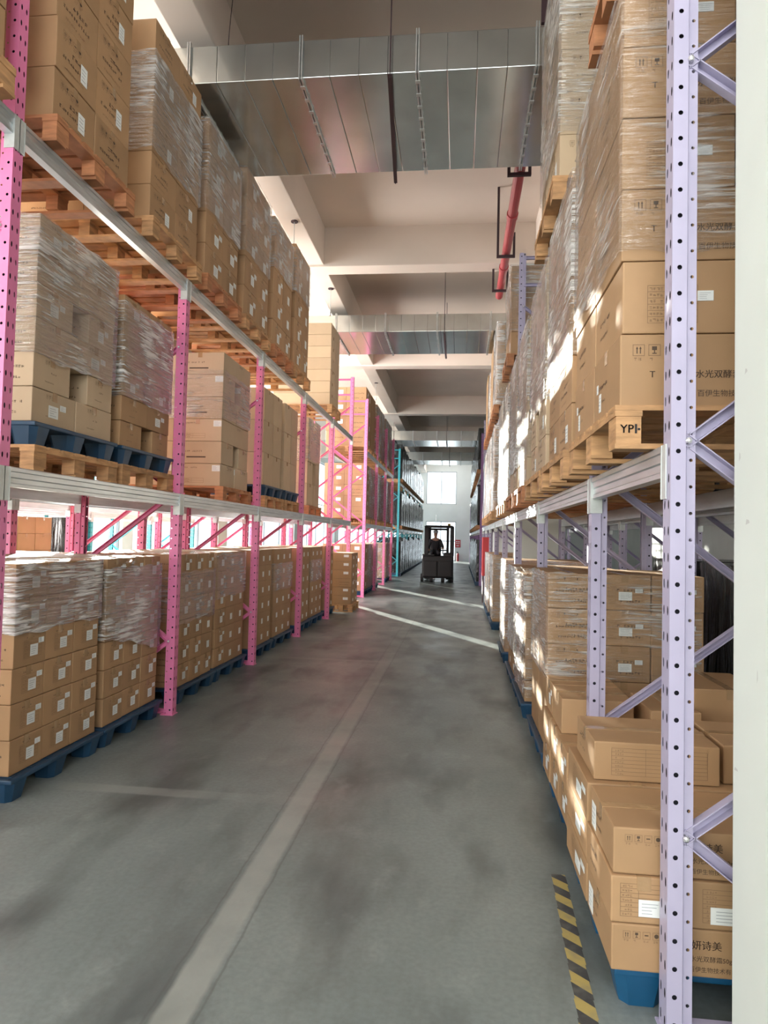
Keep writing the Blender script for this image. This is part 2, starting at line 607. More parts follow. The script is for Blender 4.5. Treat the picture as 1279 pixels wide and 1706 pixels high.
# far wall with a high window and a glazed door under it
fx0, fx1 = -2.45, -0.26
b = MB()
b.box((XLW, YE - 0.6, 0), (-9.0, YE - 0.4, ZC))
b.box((-9.0, YE - 0.6, 0), (-4.6, YE - 0.4, 0.9))
b.box((-9.0, YE - 0.6, 6.4), (-4.6, YE - 0.4, ZC))
b.box((-4.6, YE - 0.6, 0), (fx0, YE - 0.4, ZC))
b.box((fx1, YE - 0.6, 0), (XRW, YE - 0.4, ZC))
b.box((fx0, YE - 0.6, 6.52), (fx1, YE - 0.4, ZC))
b.box((fx0, YE - 0.6, 2.87), (fx1, YE - 0.4, 4.13))
struct('wall_far', b, MT['wall'])


def window(name, x0, x1, y, z0, z1, nx, nz, axis='x'):
    b = MB()
    g = MB()
    t = 0.05

    def bx(a0, c0, a1, c1, m):
        if axis == 'x':
            m.box((a0, y, c0), (a1, y + 0.06, c1))
        else:
            m.box((y, a0, c0), (y + 0.06, a1, c1))
    for i in range(nx + 1):
        u = x0 + (x1 - x0 - t) * i / nx
        bx(u, z0, u + t, z1, b)
    for j in range(nz + 1):
        u = z0 + (z1 - z0 - t) * j / nz
        bx(x0, u, x1, u + t, b)
    if axis == 'x':
        g.box((x0, y + 0.025, z0), (x1, y + 0.032, z1))
    else:
        g.box((y + 0.025, x0, z0), (y + 0.032, x1, z1))
    o = struct(name, b, MT['frame'])
    g.build('window_pane', MT['glass'], o)
    return o


window('window_7', fx0, fx1, YE - 0.53, 4.13, 6.52, 2, 1)
window('window_8', -9.0, -4.6, YE - 0.53, 0.9, 6.4, 4, 2)
window('door_1', fx0, fx1, YE - 0.53, 0.0, 2.87, 2, 2)
for i, (a, c) in enumerate(WINDOWS):
    window('window_%d' % (i + 1), a, c, XLW - 0.16, zs, ze, 4, 2, 'y')
# columns
for i, y in enumerate((11.6, 19.05)):
    b = MB()
    b.bevbox((0.97, y, 0), (1.73, y + 0.72, ZB + 0.02), 0.015)
    struct('column', b, MT['pillar'])
b = MB()
b.bevbox((0.895, 1.55, 0), (1.65, 2.33, ZC - 0.001), 0.012)
pil = struct('column', b, MT['pillar'])
b = MB()
for (z, dz, y, dy) in ((1.93, 0.02, 2.27, 0.012), (1.72, 0.012, 2.2, 0.03), (0.93, 0.008, 2.28, 0.03), (1.25, 0.03, 2.14, 0.006), (2.2, 0.012, 2.22, 0.02)):
    b.quad([(0.8945, y, z), (0.8945, y + dy, z - dz * 0.5), (0.8945, y + dy * 0.8, z + dz), (0.8945, y + dy * 0.2, z + dz * 0.7)])
b.build('scuff_mark', MT['scuff'], pil)['kind'] = 'stuff'
# hazard tape strips on the floor
b = MB()
n = 14
for i in range(n):
    y0, y1 = 2.05 + (3.47 - 2.05) * i / n, 2.05 + (3.47 - 2.05) * (i + 1) / n
    x0, x1 = 0.425 + 0.062 * i / n, 0.425 + 0.062 * (i + 1) / n
    b.box((x0, y0, 0.0), (x0 + 0.068, y1, 0.0012))
tag(b.build('floor_tape', MT['hazard']), 'worn yellow and black striped tape stuck on the concrete at right', 'floor tape')
b = MB()
b.box((-2.75, 3.46, 0.0), (-2.55, 3.54, 0.0012))
tag(b.build('floor_tape', MT['hazard']), 'small torn end of yellow and black tape on floor at far left', 'floor tape')


# ------------------------------------------------------------------ racks
def plate_holes(mb, O, U, V, wid, pitch, n, r, hw, mi=0, oct_=True):
    """n cells of pitch along V, wid along U, each with a hole (half sizes r, hw); O is the lower corner"""
    O, U, V = Vector(O), Vector(U), Vector(V)
    k = 8
    for c in range(n):
        base = O + V * (pitch * c)
        cen = base + U * (wid / 2) + V * (pitch / 2)
        inner = [cen + U * r * math.cos(math.pi / 8 + math.pi / 4 * i) + V * hw * math.sin(math.pi / 8 + math.pi / 4 * i) for i in range(k)]
        a, d = wid / 2, pitch / 2
        out = [cen + U * a + V * (d * 0.41), cen + U * a * 0.41 + V * d, cen - U * a * 0.41 + V * d, cen - U * a + V * (d * 0.41),
               cen - U * a - V * (d * 0.41), cen - U * a * 0.41 - V * d, cen + U * a * 0.41 - V * d, cen + U * a - V * (d * 0.41)]
        for i in range(k):
            j = (i + 1) % k
            mb.quad([out[i], out[j], inner[j], inner[i]], mi)
        for sa, sb, i in ((1, 1, 0), (-1, 1, 2), (-1, -1, 4), (1, -1, 6)):
            mb.quad([out[i], cen + U * a * sa + V * d * sb, out[(i + 1) % k]], mi)


POST = {}


def post_mesh(s, h, m):
    """upright: aisle face at x=0, body towards -s*x ; s=+1 for racks left of the aisle"""
    key = (s, round(h, 3), m)
    if key in POST:
        return POST[key]
    mb = MB()
    pitch = 0.091
    n = max(1, int(h / pitch))
    pitch = h / n
    d = -s
    W2 = 0.042
    # aisle face with two rows of slots
    for y0 in (-W2, 0.0):
        plate_holes(mb, (0, y0, 0), (0, 1, 0), (0, 0, 1), W2, pitch, n, 0.007, 0.017)
    # near and far side plates with round holes
    for sy_ in (-1, 1):
        plate_holes(mb, (0, sy_ * W2, 0), (d, 0, 0), (0, 0, 1), 0.05, pitch, n, 0.0085, 0.0085)
        mb.quad([(d * 0.05, sy_ * W2, 0), (d * 0.05, sy_ * W2, h), (d * 0.055, sy_ * 0.031, h), (d * 0.055, sy_ * 0.031, 0)])
        plate_holes(mb, (d * 0.055, sy_ * 0.031, -pitch * 0.33), (d, 0, 0), (0, 0, 1), 0.03, pitch, n, 0.006, 0.006)
        mb.quad([(d * 0.085, sy_ * 0.031, 0), (d * 0.085, sy_ * 0.031, h), (d * 0.085, sy_ * 0.018, h), (d * 0.085, sy_ * 0.018, 0)])
    # black core painting the shade inside the hollow post, top cap and foot plate
    mb.box((d * 0.012, -0.028, 0.01), (d * 0.05, 0.028, h - 0.01), 1)
    mb.box((d * 0.0, -0.03, h - 0.004), (d * 0.08, 0.03, h))
    mb.box((d * -0.01, -0.055, 0), (d * 0.11, 0.055, 0.006))
    me = mb.mesh('upright_post', [MT[m], MT['hole']])
    POST[key] = me
    return me


UPROF = [(-0.02, 0), (0.02, 0), (0.02, 0.036), (0.016, 0.036), (0.016, 0.004), (-0.016, 0.004), (-0.016, 0.036), (-0.02, 0.036)]


def beam_mb(x, y0, y1, ztop, s, h=0.115):
    """stepped box beam on the aisle side; s = +1 left rack (faces +x)"""
    mb = MB()
    t = 0.05
    prof = [(0, 0), (0, h - 0.03), (0.008 * s, h - 0.027), (0.008 * s, h - 0.006), (0.002 * s, h), (-t * s, h), (-t * s, 0)]
    prof2 = [(0, 0), (0, 0.018), (-0.006 * s, 0.024), (-0.006 * s, 0.05), (0, 0.056), (0, h - 0.03), (0.006 * s, h - 0.026), (0.006 * s, h - 0.006), (0.001 * s, h), (-t * s, h), (-t * s, 0)]
    pr = [(a, c) for a, c in prof2]
    mb.prism(pr, (x, y0, ztop - h), (x, y1, ztop - h), up=(0, 0, 1))
    return mb


def rack(name, label, s, xf, posts, beams, m, depth=1.0, phase=0.66, holes=True, rear=True, brace_m=None):
    """posts: [(y, height)], beams: [(i, j, z)] between post i and j"""
    root = empty(name, (xf, posts[0][0], 0))
    tag(root, label, 'rack')
    y_o = posts[0][0]
    d = -s
    bm_ = brace_m or m
    for i, (y, h) in enumerate(posts):
        link('upright_post', post_mesh(s, h, m), root, (0, y - y_o, 0))
        if rear:
            link('upright_post', post_mesh(-s, h, m), root, (d * depth, y - y_o, 0))
        # bracing between front and rear post
        xa, xb = d * 0.062, d * (depth - 0.062)
        mb = MB()
        mb.prism(UPROF, (xa, y - y_o, 0.03), (xb, y - y_o, 0.03), up=(0, -1, 0))
        mb.build('brace', MT[bm_], root)
        z = phase - 1.344
        nodes = []
        while z < h - 0.2:
            nodes.append(z)
            z += 1.344
        for z in nodes:
            for za, zb, in ((z, z + 0.672), (z, z - 0.672)):
                p, q = Vector((xa, y - y_o, za)), Vector((xb, y - y_o, zb))
                if max(za, zb) > h - 0.05:
                    continue
                if min(za, zb) < 0.08:
                    lo = 0.08
                    if max(za, zb) < 0.3:
                        continue
                    t = (lo - p.z) / (q.z - p.z)
                    if p.z < lo:
                        p = p + (q - p) * t
                    else:
                        q = p + (q - p) * t
                mb = MB()
                dd = (q - p).normalized()
                mb.prism(UPROF, p - dd * 0.02, q + dd * 0.02, up=(0, -1, 0))
                br = mb.build('brace', MT[bm_], root)
            if 0.1 < z < h:
                mb = MB()
                mb.tube((xa - d * 0.004, y - y_o - 0.048, z + 0.0), (xa - d * 0.004, y - y_o - 0.03, z), 0.011, 8)
                mb.sphere((xa - d * 0.004, y - y_o - 0.049, z), 0.010, 0, 8, 5, (1, 0.6, 1))
                mb.build('bolt', MT['bolt'], root)
        if h > 4.3:
            for z in (h - 0.06, h - 0.42):
                mb = MB()
                mb.prism(UPROF, (xa, y - y_o, z), (xb, y - y_o, z), up=(0, -1, 0))
                mb.build('brace', MT[bm_], root)
    for (i, j, z) in beams:
        ya, yb = posts[i][0] - y_o + 0.045, posts[j][0] - y_o - 0.045
        for rr in ((0, 1) if rear else (0,)):
            x = d * depth if rr else 0.0
            ss = -s if rr else s
            bo = beam_mb(x - ss * 0.002, ya, yb, z, ss).build('load_beam', MT['galv'], root)
            for ye, dy in ((ya, 1), (yb, -1)):
                mb = MB()
                # plate on the post's aisle face and a flange along the beam end
                yp0, yp1 = ye - 0.088 * dy * 0.55, ye
                mb.box((x + ss * 0.001, min(ye - dy * 0.048, ye), z - 0.195), (x + ss * 0.006, max(ye - dy * 0.048, ye), z - 0.002))
                mb.box((x - ss * 0.055, ye - 0.0025, z - 0.195), (x + ss * 0.008, ye + 0.0025, z - 0.002))
                mb.build('beam_bracket', MT['zinc'], bo)
    return root


YP = [3.49 + 2.42 * k for k in range(6)]            # left row
XL = -2.535
LH = [5.4, 3.98, 3.98, 3.98, 3.98, 5.4]
posts = [(YP[0] - 2.42, 4.03)] + list(zip(YP, LH))
bl = [(i, i + 1, z) for i in range(6) for z in (2.0, 3.985)]
rack('pallet_rack', 'long pink pallet rack along the left side of the aisle, nearest section', 1, XL, posts, bl, 'pink')
Y2 = [18.1, 20.6, 23.1, 25.6]
rack('pallet_rack', 'second pink pallet rack on the left, beyond the sunlit cross aisle', 1, XL, [(y, 5.4) for y in Y2],
     [(i, i + 1, z) for i in range(3) for z in (2.0, 3.985)], 'pink')
Y3 = [28.3 + 2.5 * k for k in range(8)]
rack('pallet_rack', 'teal pallet rack far down the left side holding dark wrapped loads', 1, XL, [(y, 5.4 if k == 0 else 4.03) for k, y in enumerate(Y3)],
     [(i, i + 1, z) for i in range(7) for z in (2.0, 3.985)], 'teal')
XR = 0.717
YR = [2.44, 3.82, 6.30, 8.84, 11.36, 13.88, 16.4, 18.92, 21.4]
RH = [5.4, 4.0, 4.0, 5.4, 4.03, 4.03, 4.03, 4.03, 5.4]
rack('pallet_rack', 'lavender pallet rack along the right side of the aisle, nearest post beside the white pillar', -1, XR, list(zip(YR, RH)),
     [(i, i + 1, z) for i in range(8) for z in (2.0, 3.97)], 'lav')
Y5 = [24.0 + 2.5 * k for k in range(10)]
rack('pallet_rack', 'purple pallet rack far down the right side beyond the red cabinet', -1, XR, [(y, 5.4 if k == 0 else 4.03) for k, y in enumerate(Y5)],
     [(i, i + 1, z) for i in range(9) for z in (2.0, 3.985)], 'purple')
# racks behind the front rows
rack('pallet_rack', 'pink pallet rack standing behind the near left rack, seen under its beams', 1, -3.78, [(y - 0.55, 4.03) for y in YP], [(i, i + 1, 2.0) for i in range(5)] + [(i, i + 1, 3.985) for i in range(2)], 'pink')
rack('pallet_rack', 'teal pallet rack deep at left, glimpsed between the pink posts', 1, -7.0, [(2.2 + 2.5 * k, 4.03) for k in range(7)], [(i, i + 1, 2.0) for i in range(6)] + [(i, i + 1, 3.985) for i in range(3)], 'teal')
rack('pallet_rack', 'lavender pallet rack standing behind the near right rack, deep in shade', -1, 2.05, [(y + 0.1, 4.03) for y in YR[1:8]], [(i, i + 1, z) for i in range(6) for z in (2.0, 3.97)], 'lav')


# ------------------------------------------------------------------ pallets
def wood_pallet(loc, s, wy, dx, label, m='wood', group='wooden pallets', parts=True, text=False):
    """loc: aisle-side near corner at floor level; s=+1 left (body towards -x)"""
    d = -s
    root = empty('wooden_pallet', loc)
    tag(root, label, 'pallet', group)
    h = 0.165
    mb = MB()
    nb = 7
    bw = wy / nb * 0.80
    for i in range(nb):
        y0 = (wy - bw) * i / (nb - 1)
        mb.box((0, y0, h - 0.02), (d * dx, y0 + bw, h))
    for k in range(3):
        x0 = d * (dx - 0.10) * k / 2
        mb.box((x0, 0, h - 0.042), (x0 + d * 0.10, wy, h - 0.0205))
    mb.build('top_deck', MT[m], root)
    mb = MB()
    for k in range(3):
        y0 = (wy - 0.10) * k / 2
        mb.box((0, y0, 0.0), (d * dx, y0 + 0.10, 0.02))
    mb.build('bottom_deck', MT[m], root)
    for i in range(3):
        for j in range(3):
            x0, y0 = (dx - 0.10) * i / 2, (wy - 0.13) * j / 2
            mb = MB()
            mb.box((d * (x0 + 0.004), y0 + 0.002, 0.0205), (d * (x0 + 0.096), y0 + 0.128, h - 0.0425))
            mb.build('block', MT[m], root)
    return root


def plastic_pallet(loc, s, wy, dx, label, m='blue', group='blue plastic pallets'):
    d = -s
    root = empty('plastic_pallet', loc)
    tag(root, label, 'pallet', group)
    h = 0.145
    mb = MB()
    mb.bevbox((0, 0, h - 0.028), (d * dx, wy, h), 0.008)
    # raised ribs of the deck
    for i in range(6):
        y0 = 0.05 + (wy - 0.15) * i / 5
        mb.box((d * 0.03, y0, h), (d * (dx - 0.03), y0 + 0.05, h + 0.003))
    mb.build('deck', MT[m], root)
    for i in range(3):
        for j in range(3):
            cx, cy_ = d * (0.10 + (dx - 0.20) * i / 2), 0.10 + (wy - 0.20) * j / 2
            mb = MB()
            n0 = len(mb.v)
            hx, hy = 0.095, 0.095
            for z, k in ((h - 0.0285, 1.0), (0.0, 0.74)):
                c8 = []
                for ax, ay in ((1, 0.6), (0.6, 1), (-0.6, 1), (-1, 0.6), (-1, -0.6), (-0.6, -1), (0.6, -1), (1, -0.6)):
                    c8.append((cx + ax * hx * k, cy_ + ay * hy * k, z))
                mb.v += c8
            for q in range(8):
                r_ = (q + 1) % 8
                mb.f.append((n0 + q, n0 + r_, n0 + 8 + r_, n0 + 8 + q))
                mb.m.append(0)
            mb.f.append(tuple(n0 + 8 + q for q in range(8)))
            mb.m.append(0)
            mb.build('foot', MT[m], root)
    return root


# ------------------------------------------------------------------ cartons
CART = []       # every carton as data; built below


def carton(x0, x1, y0, y1, z0, z1, s, load, pos, style, mat_='card', wrapped=False, jit=0.004):
    CART.append(dict(b=(min(x0, x1), max(x0, x1), y0, y1, z0, z1), s=s, load=load, pos=pos, style=style, mat=mat_, wrapped=wrapped, jit=jit))


ROWN = {1: ['bottom-row'], 2: ['bottom-row', 'top-row'], 3: ['bottom-row', 'middle-row', 'top-row'],
        4: ['bottom-row', 'second-row', 'third-row', 'top-row'], 5: ['bottom-row', 'second-row', 'third-row', 'fourth-row', 'top-row'],
        6: ['bottom-row', 'second-row', 'third-row', 'fourth-row', 'fifth-row', 'top-row'],
        7: ['bottom-row', 'second-row', 'third-row', 'fourth-row', 'fifth-row', 'sixth-row', 'top-row']}
COLN = {1: [''], 2: ['near', 'far'], 3: ['near', 'middle', 'far'], 4: ['nearest', 'second', 'third', 'farthest']}
DEPN = ['', 'second-deep', 'third-deep', 'rearmost']


def load(phrase, s, xf, y0, y1, z0, rows, rowh, ncol, ndep, depth=1.12, style='label', mat_='card', wrap=(9, -1), layout=None):
    """a grid of cartons; xf aisle face; layout[row] -> list of (a, b) fractions of the width, or None for an even split"""
    d = -s
    g = 0.004
    for r in range(rows):
        za, zb = z0 + rowh * r, z0 + rowh * (r + 1)
        sp = None if layout is None else layout[r % len(layout)]
        if sp is None:
            sp = [(c / ncol, (c + 1) / ncol) for c in range(ncol)]
        names = COLN[len(sp)]
        for ci, (a, c) in enumerate(sp):
            for k in range(ndep):
                xa, xb = xf + d * depth * k / ndep, xf + d * depth * (k + 1) / ndep
                carton(xa + d * g * 0.5, xb - d * g * 0.5, y0 + (y1 - y0) * a + g / 2, y0 + (y1 - y0) * c - g / 2, za, zb - 0.003, s, phrase,
                       (ROWN[rows][r], names[ci], DEPN[k]), style, mat_, wrap[0] <= r <= wrap[1])


# spans of stretch film: (phrase, s, xf, y0, y1, z0, z1, depth, mat)
FILMS = []


def film(label, s, xf, y0, y1, z0, z1, depth=1.12, thick=False, bulge=0.006, slant=0.0):
    FILMS.append((label, s, xf, y0, y1, z0, z1, depth, thick, bulge, slant))


BRICK = [[(0.0, 0.5), (0.5, 1.0)], [(0.0, 0.42), (0.64, 1.0)]]
XF = -2.67
# left, floor (six rows of three)
LF = [
    ('nearest left floor stack', 3.83, 4.80, 4, 5),
    ('loosely wrapped second left floor stack', 4.90, 5.81, 3, 4),
    ('third left floor stack', 6.24, 7.16, 3, 4),
    ('fourth left floor stack', 7.24, 8.22, 3, 5),
    ('fifth left floor stack', 8.56, 9.46, 9, -1),
    ('sixth left floor stack', 9.58, 10.62, 4, 4),
    ('seventh left floor stack', 10.98, 11.9, 9, -1),
    ('eighth left floor stack', 12.0, 13.05, 4, 4),
    ('ninth left floor stack', 13.3, 14.2, 9, -1),
]
NTH = ['nearest', 'second', 'third', 'fourth', 'fifth', 'sixth', 'seventh', 'eighth', 'ninth', 'tenth', 'eleventh', 'twelfth']
for i, (ph, a, c, w0, w1) in enumerate(LF):
    plastic_pallet((XF + 0.05, a - 0.04, 0), 1, c - a + 0.08, 1.18, 'dark blue plastic pallet on the floor under the %s of cartons' % ph.replace('loosely wrapped ', ''), 'blue')
    load(ph, 1, XF, a, c, 0.15, 6, 0.214, 3, 3, style='label', wrap=(w0, w1))
film('clear stretch film round the top rows of the nearest left floor stack', 1, XF, 3.83, 4.80, 1.00, 1.425, thick=2)
film('crumpled stretch film sagging over the second left floor stack', 1, XF, 4.90, 5.81, 0.72, 1.36, thick=2, bulge=0.014, slant=0.10)
film('stretch film band round the middle of the third left floor stack', 1, XF, 6.24, 7.16, 0.76, 1.26)
film('stretch film round the upper half of the fourth left floor stack', 1, XF, 7.24, 8.22, 0.92, 1.42)
film('torn stretch film on the front of the sixth left floor stack', 1, XF, 9.58, 10.62, 0.82, 1.22)
film('shiny stretch film band round the eighth left floor stack', 1, XF, 12.0, 13.05, 0.8, 1.2, thick=True)
# stack on a wooden pallet that stands out into the aisle
wood_pallet((-2.27, 14.45, 0), 1, 0.95, 0.5, 'wooden pallet jutting into the aisle at the left, under a lone carton stack')
load('lone stack jutting out into the aisle', 1, -2.31, 14.48, 15.36, 0.17, 6, 0.185, 2, 1, depth=0.44, style='label')

# left, middle shelf
X1 = -2.645


def shelf_pallets(s, xf, a, c, z, ph, blue=False, m='wood'):
    wood_pallet((xf + s * 0.05, a - 0.03, z), s, c - a + 0.06, 1.16, 'wooden pallet under the %s' % ph, m)
    if blue:
        plastic_pallet((xf + s * 0.045, a - 0.03, z + 0.166), s, c - a + 0.06, 1.14, 'blue plastic pallet on a wooden one under the %s' % ph, 'blue')
        return z + 0.166 + 0.15
    return z + 0.168


ph = 'nearest left middle-shelf load'
z = shelf_pallets(1, X1, 3.87, 4.82, 2.002, ph, True)
load(ph, 1, X1, 3.87, 4.82, z, 6, 0.219, 2, 2, style='shelf', mat_='cardpale', wrap=(2, 5), layout=BRICK)
film('cloudy stretch film round the nearest left middle-shelf load', 1, X1, 3.87, 4.82, z + 0.42, z + 1.31, thick=True)
ph = 'silvery wrapped second left middle-shelf load'
z = shelf_pallets(1, X1, 4.96, 5.83, 2.002, ph, True)
load(ph, 1, X1, 4.96, 5.83, z, 6, 0.199, 2, 2, style='shelf', wrap=(2, 5), layout=[BRICK[1], BRICK[0]])
film('bright silvery stretch film round the second left middle-shelf load', 1, X1, 4.96, 5.83, z + 0.39, z + 1.14, thick=2, bulge=0.012)
ph = 'left middle-shelf load facing with printed ends'
z = shelf_pallets(1, X1, 7.19, 8.14, 2.002, ph, m='woodred')
load(ph, 1, X1, 7.19, 8.14, z, 6, 0.25, 2, 2, style='ends', mat_='cardpale', wrap=(4, 5), layout=[BRICK[0], BRICK[1], [(0, 1)]])
film('glossy stretch film patch on the printed-end middle-shelf load', 1, X1, 7.19, 8.14, z + 0.76, z + 1.3)
ph = 'fourth left middle-shelf load of tall cartons'
z = shelf_pallets(1, X1, 8.80, 9.70, 2.002, ph, True)
load(ph, 1, X1, 8.80, 9.70, z, 3, 0.44, 2, 2, style='plain', mat_='cardpale')
ph = 'fifth left middle-shelf load of tall cartons'
z = shelf_pallets(1, X1, 9.86, 10.66, 2.002, ph, True)
load(ph, 1, X1, 9.86, 10.66, z, 3, 0.44, 2, 2, style='plain', mat_='cardpale')
ph = 'sixth left middle-shelf load, last before the empty bay'
z = shelf_pallets(1, X1, 11.46, 12.45, 2.002, ph, m='woodred')
load(ph, 1, X1, 11.46, 12.45, z, 4, 0.385, 2, 2, style='plain', mat_='cardpale', wrap=(2, 3), layout=[[(0, 0.5), (0.5, 1)], BRICK[1]])
film('hazy stretch film round the sixth left middle-shelf load', 1, X1, 11.46, 12.45, z + 0.8, z + 1.54)

# left, top shelf
X2 = -2.50
LT = [
    ('cut-off left top-shelf load nearest the camera', 2.35, 3.3, 5, 0.31, 2, 'lines', (9, -1)),
    ('nearest full left top-shelf load', 3.74, 4.66, 5, 0.32, 2, 'lines', (9, -1)),
    ('second full left top-shelf load', 5.02, 5.98, 6, 0.272, 2, 'lines', (2, 4)),
    ('third full left top-shelf load', 6.18, 7.14, 5, 0.31, 2, 'label', (2, 4)),
    ('fourth full left top-shelf load', 7.36, 8.32, 5, 0.345, 2, 'label', (2, 4)),
    ('fifth full left top-shelf load', 8.55, 9.5, 5, 0.345, 2, 'label', (3, 4)),
    ('sixth full left top-shelf load', 9.68, 10.62, 5, 0.37, 2, 'label', (3, 4)),
    ('pale last left top-shelf load', 12.55, 13.42, 7, 0.225, 2, 'plain', (9, -1)),
]
for i, (ph, a, c, nr, rh, nc, st, wr) in enumerate(LT):
    z = shelf_pallets(1, X2, a, c, 3.987, ph, m='woodred' if i in (1, 3, 5) else 'wood')
    load(ph, 1, X2, a, c, z, nr, rh, nc, 2, style=st, wrap=wr, mat_='cardpale' if i == 7 else 'card', layout=None if i % 2 else None)
film('clear stretch film round the second full left top-shelf load', 1, X2, 5.02, 5.98, 4.71, 5.52, thick=True)
film('glossy stretch film round the third full left top-shelf load', 1, X2, 6.18, 7.14, 4.80, 5.70, thick=True)
film('stretch film round the fourth full left top-shelf load', 1, X2, 7.36, 8.32, 4.9, 5.88)
film('stretch film round the fifth full left top-shelf load', 1, X2, 8.55, 9.5, 5.2, 5.86)
film('stretch film round the sixth full left top-shelf load', 1, X2, 9.68, 10.62, 5.3, 5.95)

# left, second pink rack
for lv, zz in (('floor', 0.0), ('middle-shelf', 2.002), ('top-shelf', 3.987)):
    for k, (a, c) in enumerate(((18.35, 19.3), (19.4, 20.4), (20.8, 21.8), (21.9, 22.9), (23.3, 24.3), (24.4, 25.4))):
        ph = '%s %s load past the cross aisle' % (NTH[k], lv)
        if zz == 0 and k in (3, 4):
            continue
        if zz == 0:
            plastic_pallet((XL - 0.05, a - 0.03, 0), 1, c - a + 0.06, 1.16, 'blue plastic pallet on the floor under the %s' % ph, 'blue')
            z, nr, rh = 0.15, 4, 0.32
        else:
            z = shelf_pallets(1, XL - 0.08, a, c, zz, ph)
            nr, rh = (5, 0.30) if lv == 'middle-shelf' else (4, 0.41)
        load(ph, 1, XL - 0.10, a, c, z, nr, rh, 2, 2, style='label' if k == 0 else 'plain', wrap=(0, 9) if k > 0 else (9, -1))
        if k > 0 and (lv != 'top-shelf' or k > 1):
            film('silvery stretch film round the %s' % ph, 1, XL - 0.10, a, c, z + 0.02, z + nr * rh, thick=True)

# right, floor
XG = 0.60
# near untidy pile
plastic_pallet((0.575, 2.52, 0), -1, 1.02, 1.1, 'bright blue plastic pallet under the nearest right floor pile', 'bluebright')
ph = 'untidy nearest right floor pile'
H = 0.164


def pile(x0, x1, y0, y1, k, name, style='label', z0=0.15, hh=H):
    carton(x0, x1, y0, y1, z0 + hh * k, z0 + hh * (k + 1) - 0.003, -1, ph, name, style, 'card', False, 0.006)


pile(0.56, 1.22, 2.50, 2.93, 0, ('bottom-row', 'near', ''), 'brandA')
pile(0.56, 0.96, 2.94, 3.46, 0, ('bottom-row', 'far', ''), 'label')
pile(1.23, 1.62, 2.50, 2.93, 0, ('bottom-row', 'near', 'second-deep'), 'plain')
pile(0.97, 1.62, 2.94, 3.46, 0, ('bottom-row', 'far', 'second-deep'), 'label')
pile(0.56, 0.785, 2.50, 2.95, 1, ('second-row', 'near', ''), 'table')
pile(0.56, 0.93, 2.96, 3.47, 1, ('second-row', 'far', ''), 'label')
pile(0.805, 1.25, 2.50, 2.95, 1, ('second-row', 'near', 'second-deep'), 'tableB')
pile(0.965, 1.6, 2.96, 3.47, 1, ('second-row', 'far', 'second-deep'), 'label')
pile(0.56, 1.22, 2.51, 2.92, 2, ('third-row', 'near', ''), 'brandA')
pile(0.56, 0.96, 2.94, 3.44, 2, ('third-row', 'far', ''), 'label')
pile(1.23, 1.62, 2.51, 2.92, 2, ('third-row', 'near', 'second-deep'), 'plain')
pile(0.97, 1.62, 2.94, 3.44, 2, ('third-row', 'far', 'second-deep'), 'label')
pile(0.59, 1.10, 2.98, 3.40, 3, ('fourth-row', 'front', ''), 'table')
pile(1.13, 1.62, 3.02, 3.42, 3, ('fourth-row', 'set-back', ''), 'plain')
# second pile
plastic_pallet((0.60, 3.66, 0), -1, 0.98, 1.1, 'dark blue plastic pallet under the second right floor pile', 'blue')
ph = 'low second right floor pile'
for k in range(2):
    for j, (a, c) in enumerate(((3.64, 3.98), (3.985, 4.32), (4.325, 4.64))):
        pile(0.585, 1.0, a, c, k, (ROWN[4][k], COLN[3][j], ''), 'label', 0.15, 0.2)
        pile(1.005, 1.62, a, c, k, (ROWN[4][k], COLN[3][j], 'second-deep'), 'plain', 0.15, 0.2)
pile(0.60, 1.00, 3.98, 4.36, 2, ('third-row', 'front', ''), 'plain', 0.15, 0.2)
pile(0.60, 1.00, 4.37, 4.64, 2, ('third-row', 'front far', ''), 'label', 0.15, 0.2)
pile(1.04, 1.30, 3.80, 4.25, 2, ('third-row', 'middle', ''), 'plain', 0.15, 0.2)
carton(1.33, 1.72, 3.98, 4.5, 0.55, 0.84, -1, ph, ('top-row', 'back far', ''), 'plain')
RF = [
    ('third right floor stack', 4.98, 5.95, 5, 0.254, (2, 4)),
    ('fourth right floor stack', 6.42, 7.36, 6, 0.195, (0, 5)),
    ('fifth right floor stack', 7.5, 8.5, 6, 0.2, (0, 5)),
    ('sunlit sixth right floor stack', 9.2, 10.15, 6, 0.205, (0, 5)),
    ('seventh right floor stack', 12.5, 13.4, 6, 0.2, (0, 5)),
    ('eighth right floor stack', 14.1, 15.1, 6, 0.2, (0, 5)),
    ('ninth right floor stack', 15.25, 16.2, 6, 0.2, (0, 5)),
]
for i, (ph2, a, c, nr, rh, wr) in enumerate(RF):
    xg = 0.645 if i == 0 else 0.63
    plastic_pallet((xg - 0.04, a - 0.05, 0), -1, c - a + 0.09, 1.2, 'dark blue plastic pallet on the floor under the %s' % ph2, 'blue')
    if i == 0:
        load(ph2, -1, xg, a, c, 0.15, nr, rh, 2, 3, depth=1.08, style='wide', wrap=wr)
    else:
        load(ph2, -1, xg, a, c, 0.15, nr, rh, 2, 2, depth=1.1, style='label', wrap=wr)
film('clear stretch film round the upper rows of the third right floor stack', -1, 0.645, 4.98, 5.95, 0.66, 1.42, 1.08)
film('crumpled stretch film down the fourth right floor stack', -1, 0.63, 6.42, 7.36, 0.2, 1.32, 1.1, True, 0.02)
film('stretch film round the fifth right floor stack', -1, 0.63, 7.5, 8.5, 0.4, 1.35, 1.1, True)
film('sunlit white stretch film round the sixth right floor stack', -1, 0.63, 9.2, 10.15, 0.2, 1.38, 1.1, True)
for i in (4, 5, 6):
    film('stretch film round the %s' % RF[i][0], -1, 0.63, RF[i][1], RF[i][2], 0.2, 1.35, 1.1, True)

